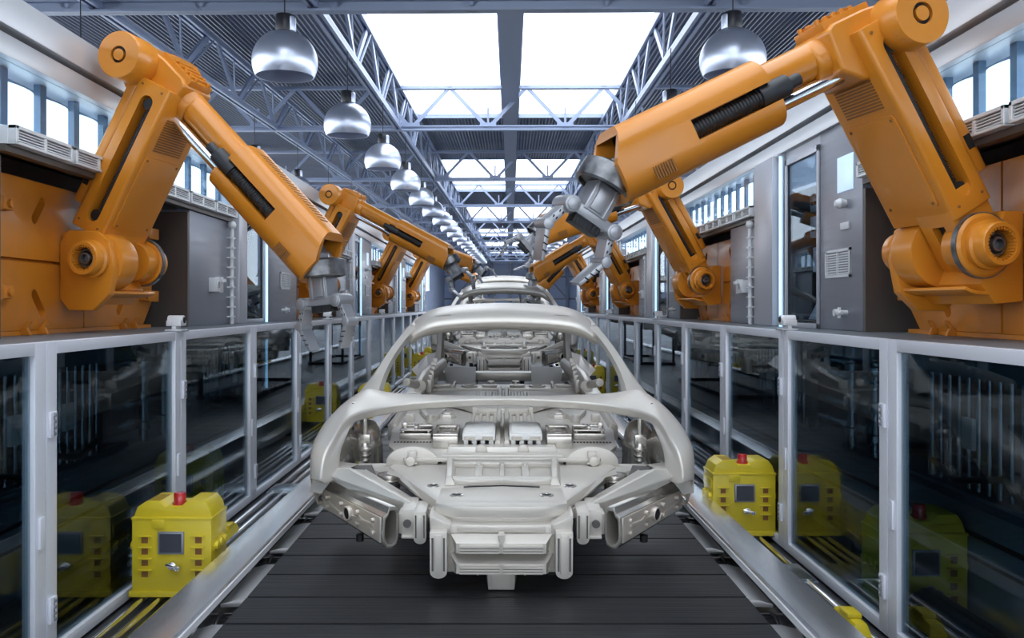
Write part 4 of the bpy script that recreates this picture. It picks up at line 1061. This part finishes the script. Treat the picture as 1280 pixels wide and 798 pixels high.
both(podg,'crash_box_groove',M['card'],car,smooth=0)
# hollow cross rails (open end towards the centre)
ND=Vector(cp(487,664,3.75)); FD=Vector(cp(407,622,4.22))
def railshape(t,inner=False):
    c=ND.lerp(FD,t); k=1-.22*t; ax=(FD-ND).normalized(); fw=Vector((-ax.y,ax.x,0)).normalized()
    if fw.y>0: fw=-fw
    pts=[(-.036,.072),(-.022,.088),(.010,.090),(.020,.062),(.040,.050),(.044,-.02),(.043,-.058),(.026,-.088),(.0,-.093),(-.026,-.084),(-.036,-.055)]
    if inner: pts=[(a*.72,b_*.80) for a,b_ in pts]
    return [c+fw*a*k+Vector((0,0,b_*k)) for a,b_ in pts]
def rail(b):
    o0=railshape(0);o1=railshape(1);i0=railshape(0,True);ax=(FD-ND).normalized();i1=[p+ax*.36 for p in i0]
    n=len(o0)
    b.grid([[tuple(p) for p in r] for r in(i1,i0,o0,o1)],closed=True)
    b.add([tuple(p) for p in o1],[tuple(range(n))]); b.add([tuple(p) for p in i1],[tuple(range(n))])
both(rail,'cross_rail',M['car2'],car,bevel=.003,smooth=30)
def railf(b):
    ax=(FD-ND).normalized(); fw=Vector((-ax.y,ax.x,0)).normalized()
    if fw.y>0: fw=-fw
    L=(FD-ND).length
    def P(t,u,z): return ND.lerp(FD,t)+fw*u+Vector((0,0,z*(1-.22*t)))
    q=[P(.03,.047,.045),P(.985,.038,.045),P(.985,.038,-.065),P(.03,.047,-.065)]
    b.add([tuple(p) for p in q]+[tuple(p-fw*.012) for p in q],[(0,1,2,3),(7,6,5,4),(0,4,5,1),(1,5,6,2),(2,6,7,3),(3,7,4,0)])
    for t in(.12,.36,.62,.85,.97):
        for z in(.022,-.035): b.cyl(tuple(P(t,.035,z)),tuple(P(t,.060,z)),.010,n=10)
    b.bar(tuple(P(.10,.047,-.035)),tuple(P(.36,.045,.005)),.01,.012); b.bar(tuple(P(.62,.044,-.035)),tuple(P(.97,.038,-.005)),.012,.012); b.bar(tuple(P(.12,.047,.0)),tuple(P(.45,.045,-.015)),.018,.014)
    c=P(.5,.032,-.008); b.lathe([(.026,.0),(.034,.0),(.034,.028),(.030,.032),(.026,.028)],28,Matrix.Translation(c)@fw.to_track_quat('Z','Y').to_matrix().to_4x4())
both(railf,'rail_face_plate',M['carbeige'],car,bevel=.002)
def railh(b):
    ax=(FD-ND).normalized(); fw=Vector((-ax.y,ax.x,0)).normalized()
    if fw.y>0: fw=-fw
    c=ND.lerp(FD,.5)+fw*.032+Vector((0,0,-.007)); b.cyl(tuple(c),tuple(c+fw*.0245),.0262,n=28)
def drain(b):
    ax=(FD-ND).normalized(); fw=Vector((-ax.y,ax.x,0)).normalized()
    if fw.y>0: fw=-fw
    c2=ND.lerp(FD,.38)+fw*.03+Vector((0,0,-.088)); b.cyl(tuple(c2),tuple(c2+Vector((0,0,-.03))),.018,n=12)
both(railh,'port_hole',M['groove'],car); both(drain,'drain_plug',M['groove'],car)
# wedge aprons from fender foot to the crash boxes
def apron(b):
    slab(b,[(384.5,589,4.07),(384.5,619,4.06),(398,621,4.03),(412,604,4.10),(500,652,3.92),(527.5,652,3.86),(527.5,641,3.86),(433,589,4.09)],.035)
    slab(b,[(433,589,4.09),(454,590.5,4.25),(531,638,3.98),(527.5,641,3.86)],.03,-.01)
    slab(b,[(454,590.5,4.25),(531,638,3.98),(531,650,3.98),(500,650,4.0),(448,612,4.25)],.02)
    slab(b,[(384.5,589,4.07),(433,589,4.09),(445,584,4.4),(400,578,4.4)],.02)
both(apron,'apron_panel',M['car'],car,bevel=.004)
def inner(b):
    slab(b,[(463,590.5,4.42),(494,585,4.46),(553,629,3.82),(546,640,3.80),(538,634,3.86),(496,600,4.2)],.03)
    slab(b,[(494,583.5,4.46),(504,582,4.5),(560,628,3.80),(553,630,3.80)],.02,.0)
    slab(b,[(498,603,4.15),(504,598,4.2),(542,633,3.86),(540,640,3.84)],.03)
    slab(b,[(445,583,4.5),(500,583,4.55),(500,612,4.5),(450,606,4.5)],.02)
both(inner,'inner_rail',M['car'],car,bevel=.004)
def hollow(b):
    c=cp(484,604,4.3); b.cyl((c[0],c[1],c[2]-.06),(c[0],c[1],c[2]+.035),.056,n=24)
    b.cyl((c[0],c[1],c[2]+.0),(c[0],c[1],c[2]+.012),.066,n=24)
both(hollow,'mount_bush',M['car2'],car,bevel=.004)
def well_shade(b):
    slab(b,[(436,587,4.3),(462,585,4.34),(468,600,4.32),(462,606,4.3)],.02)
both(well_shade,'duct_shade_sheet',M['card'],car)  # dark sheet stands in for the shade of the hollow
# ---- wheelhouse dome and damper strut
def dome(b):
    x=(455-CX)/F*4.85; b.lathe([(.10,-.28),(.095,-.14),(.082,-.05),(.06,-.01),(.03,.008),(0,.012)],28,T(x,4.85,-.88))
    b.lathe([(.05,-.22),(.06,-.18),(.05,-.14),(.058,-.10),(.05,-.06),(.03,-.03),(0,-.02)],20,T(x-.085,4.72,-.87))
both(dome,'wheelhouse',M['car2'],car,smooth=60)
def strut(b):
    x=(454-CX)/F*4.6; b.cyl((x,4.6,-.93),(x,4.6,-.79),.014,n=14); b.box(x-.030,x+.030,4.575,4.63,-.965,-.905)
    b.lathe([(.0,-.21),(.012,-.21),(.014,-.165),(.026,-.16),(.026,-.15),(.018,-.145),(.034,-.13),(.034,-.12),(.022,-.115),(.038,-.10),(.038,-.085),(.028,-.08),(.028,-.06),(0,-.06)],20,T(x,4.6,-.89))
both(strut,'damper_strut',M['car2'],car,bevel=.002,smooth=35)
def inwing(b):
    slab(b,[(404,590,4.15),(433,548,4.35),(447,553,4.6),(415,592,4.4)],.01)
both(inwing,'inner_wing',M['car2'],car)
# ---- rear floor, cross beam, wheelhouses
b=NB(); b.box(XM-.66,XM+.66,6.86,7.10,-1.045,-.990); b.box(XM-.67,XM+.67,6.80,6.865,-1.07,-1.018)
for s in(-1,1):
    b.box(XM+s*.42,XM+s*.60,6.95,7.02,-.99,-.972); b.lathe([(.045,.0),(.045,.012),(.062,.012),(.066,0)],24,T(XM+s*.27,6.97,-.99)); b.box(XM+s*.05,XM+s*.17,6.94,7.0,-.99,-.972); b.box(XM+s*.38,XM+s*.40,6.88,7.05,-.99,-.955)
    b.cyl((XM+s*.10,7.05,-.99),(XM+s*.10,7.05,-.955),.03,n=14)
b.build('rear_crossmember',M['car'],car,bevel=.005)
def rearp(b):
    slab(b,[(555,459.5,7.75),(595,459.5,7.75),(594,481,7.35),(557,481,7.35)],.02)
both(rearp,'rear_floor_panel',M['panelgrey'],car,bevel=.003)
def rwh(b):
    P=[cp(524,484,6.6),cp(530,474,6.9),cp(540,465,7.2),cp(552,455,7.6)]
    b.tube(P,[.05,.06,.06,.05],10); b.tube([cp(507,479,6.2),cp(520,482,6.4)],.03,8)
    for i in range(6): b.box(P[1][0]+.03,P[1][0]+.07,6.7+.12*i,6.73+.12*i,-1.0,-.90+.02*i)
    b.box(XM-.72,XM-.60,6.4,7.7,-1.08,-.96)
both(rwh,'rear_wheelhouse',M['car'],car,bevel=.004,smooth=50)
def rearq(b):
    b.grid([[(XM-.60,7.2,-.99),(XM-.72,7.3,-.95),(XM-.80,7.6,-.93)],[(XM-.58,7.9,-.80),(XM-.70,7.95,-.84),(XM-.78,8.0,-.92)],[(XM-.56,8.1,-.86),(XM-.66,8.15,-.92),(XM-.72,8.15,-1.0)]])
both(rearq,'rear_quarter',M['car'],car,smooth=60)
b=NB(); b.box(XM-.6,XM+.6,7.95,8.08,-1.08,-1.0); b.build('rear_bumper_beam',M['car'],car,bevel=.008)
SP=6.7
bpy.context.view_layer.update()
car.matrix_world=CARM@T(*O)
for i in(1,2):
    c=copy_tree(car); c.matrix_world=CARM@T(O.x,O.y+SP*i,O.z)
    c['label']=['second bare car body in line, its roof showing just above the nearest roof','third and farthest bare car body, only its low roof visible'][i-1]
# carriers that lift each body on the belt
for i in range(3):
    y0=5.6+SP*i
    t=empty('body_carrier',(0,y0,.2),0,['dark steel carrier under the nearest car body','dark steel carrier under the second car body','dark steel carrier under the third car body'][i],'carrier','carriers under the car bodies')
    m=MB()
    for s in(-1,1): m.box(s*.33-.03,s*.33+.03,-1.0,1.9,0,.05)
    m.box(-.36,.36,-.95,-.89,.0,.05).box(-.36,.36,1.8,1.86,0,.05); m.build('skid',M['stand'],t,bevel=.004)
    for s in(-1,1):
        for y in(-.9,1.4):
            top=CAMZ-1.021+.05*(y0+y)-.004-.2 - (0 if y>0 else .0)
            yy=y; MB().box(s*.33-.025,s*.33+.025,yy-.03,yy+.03,.05,top).build('post',M['stand'],t,bevel=.003)
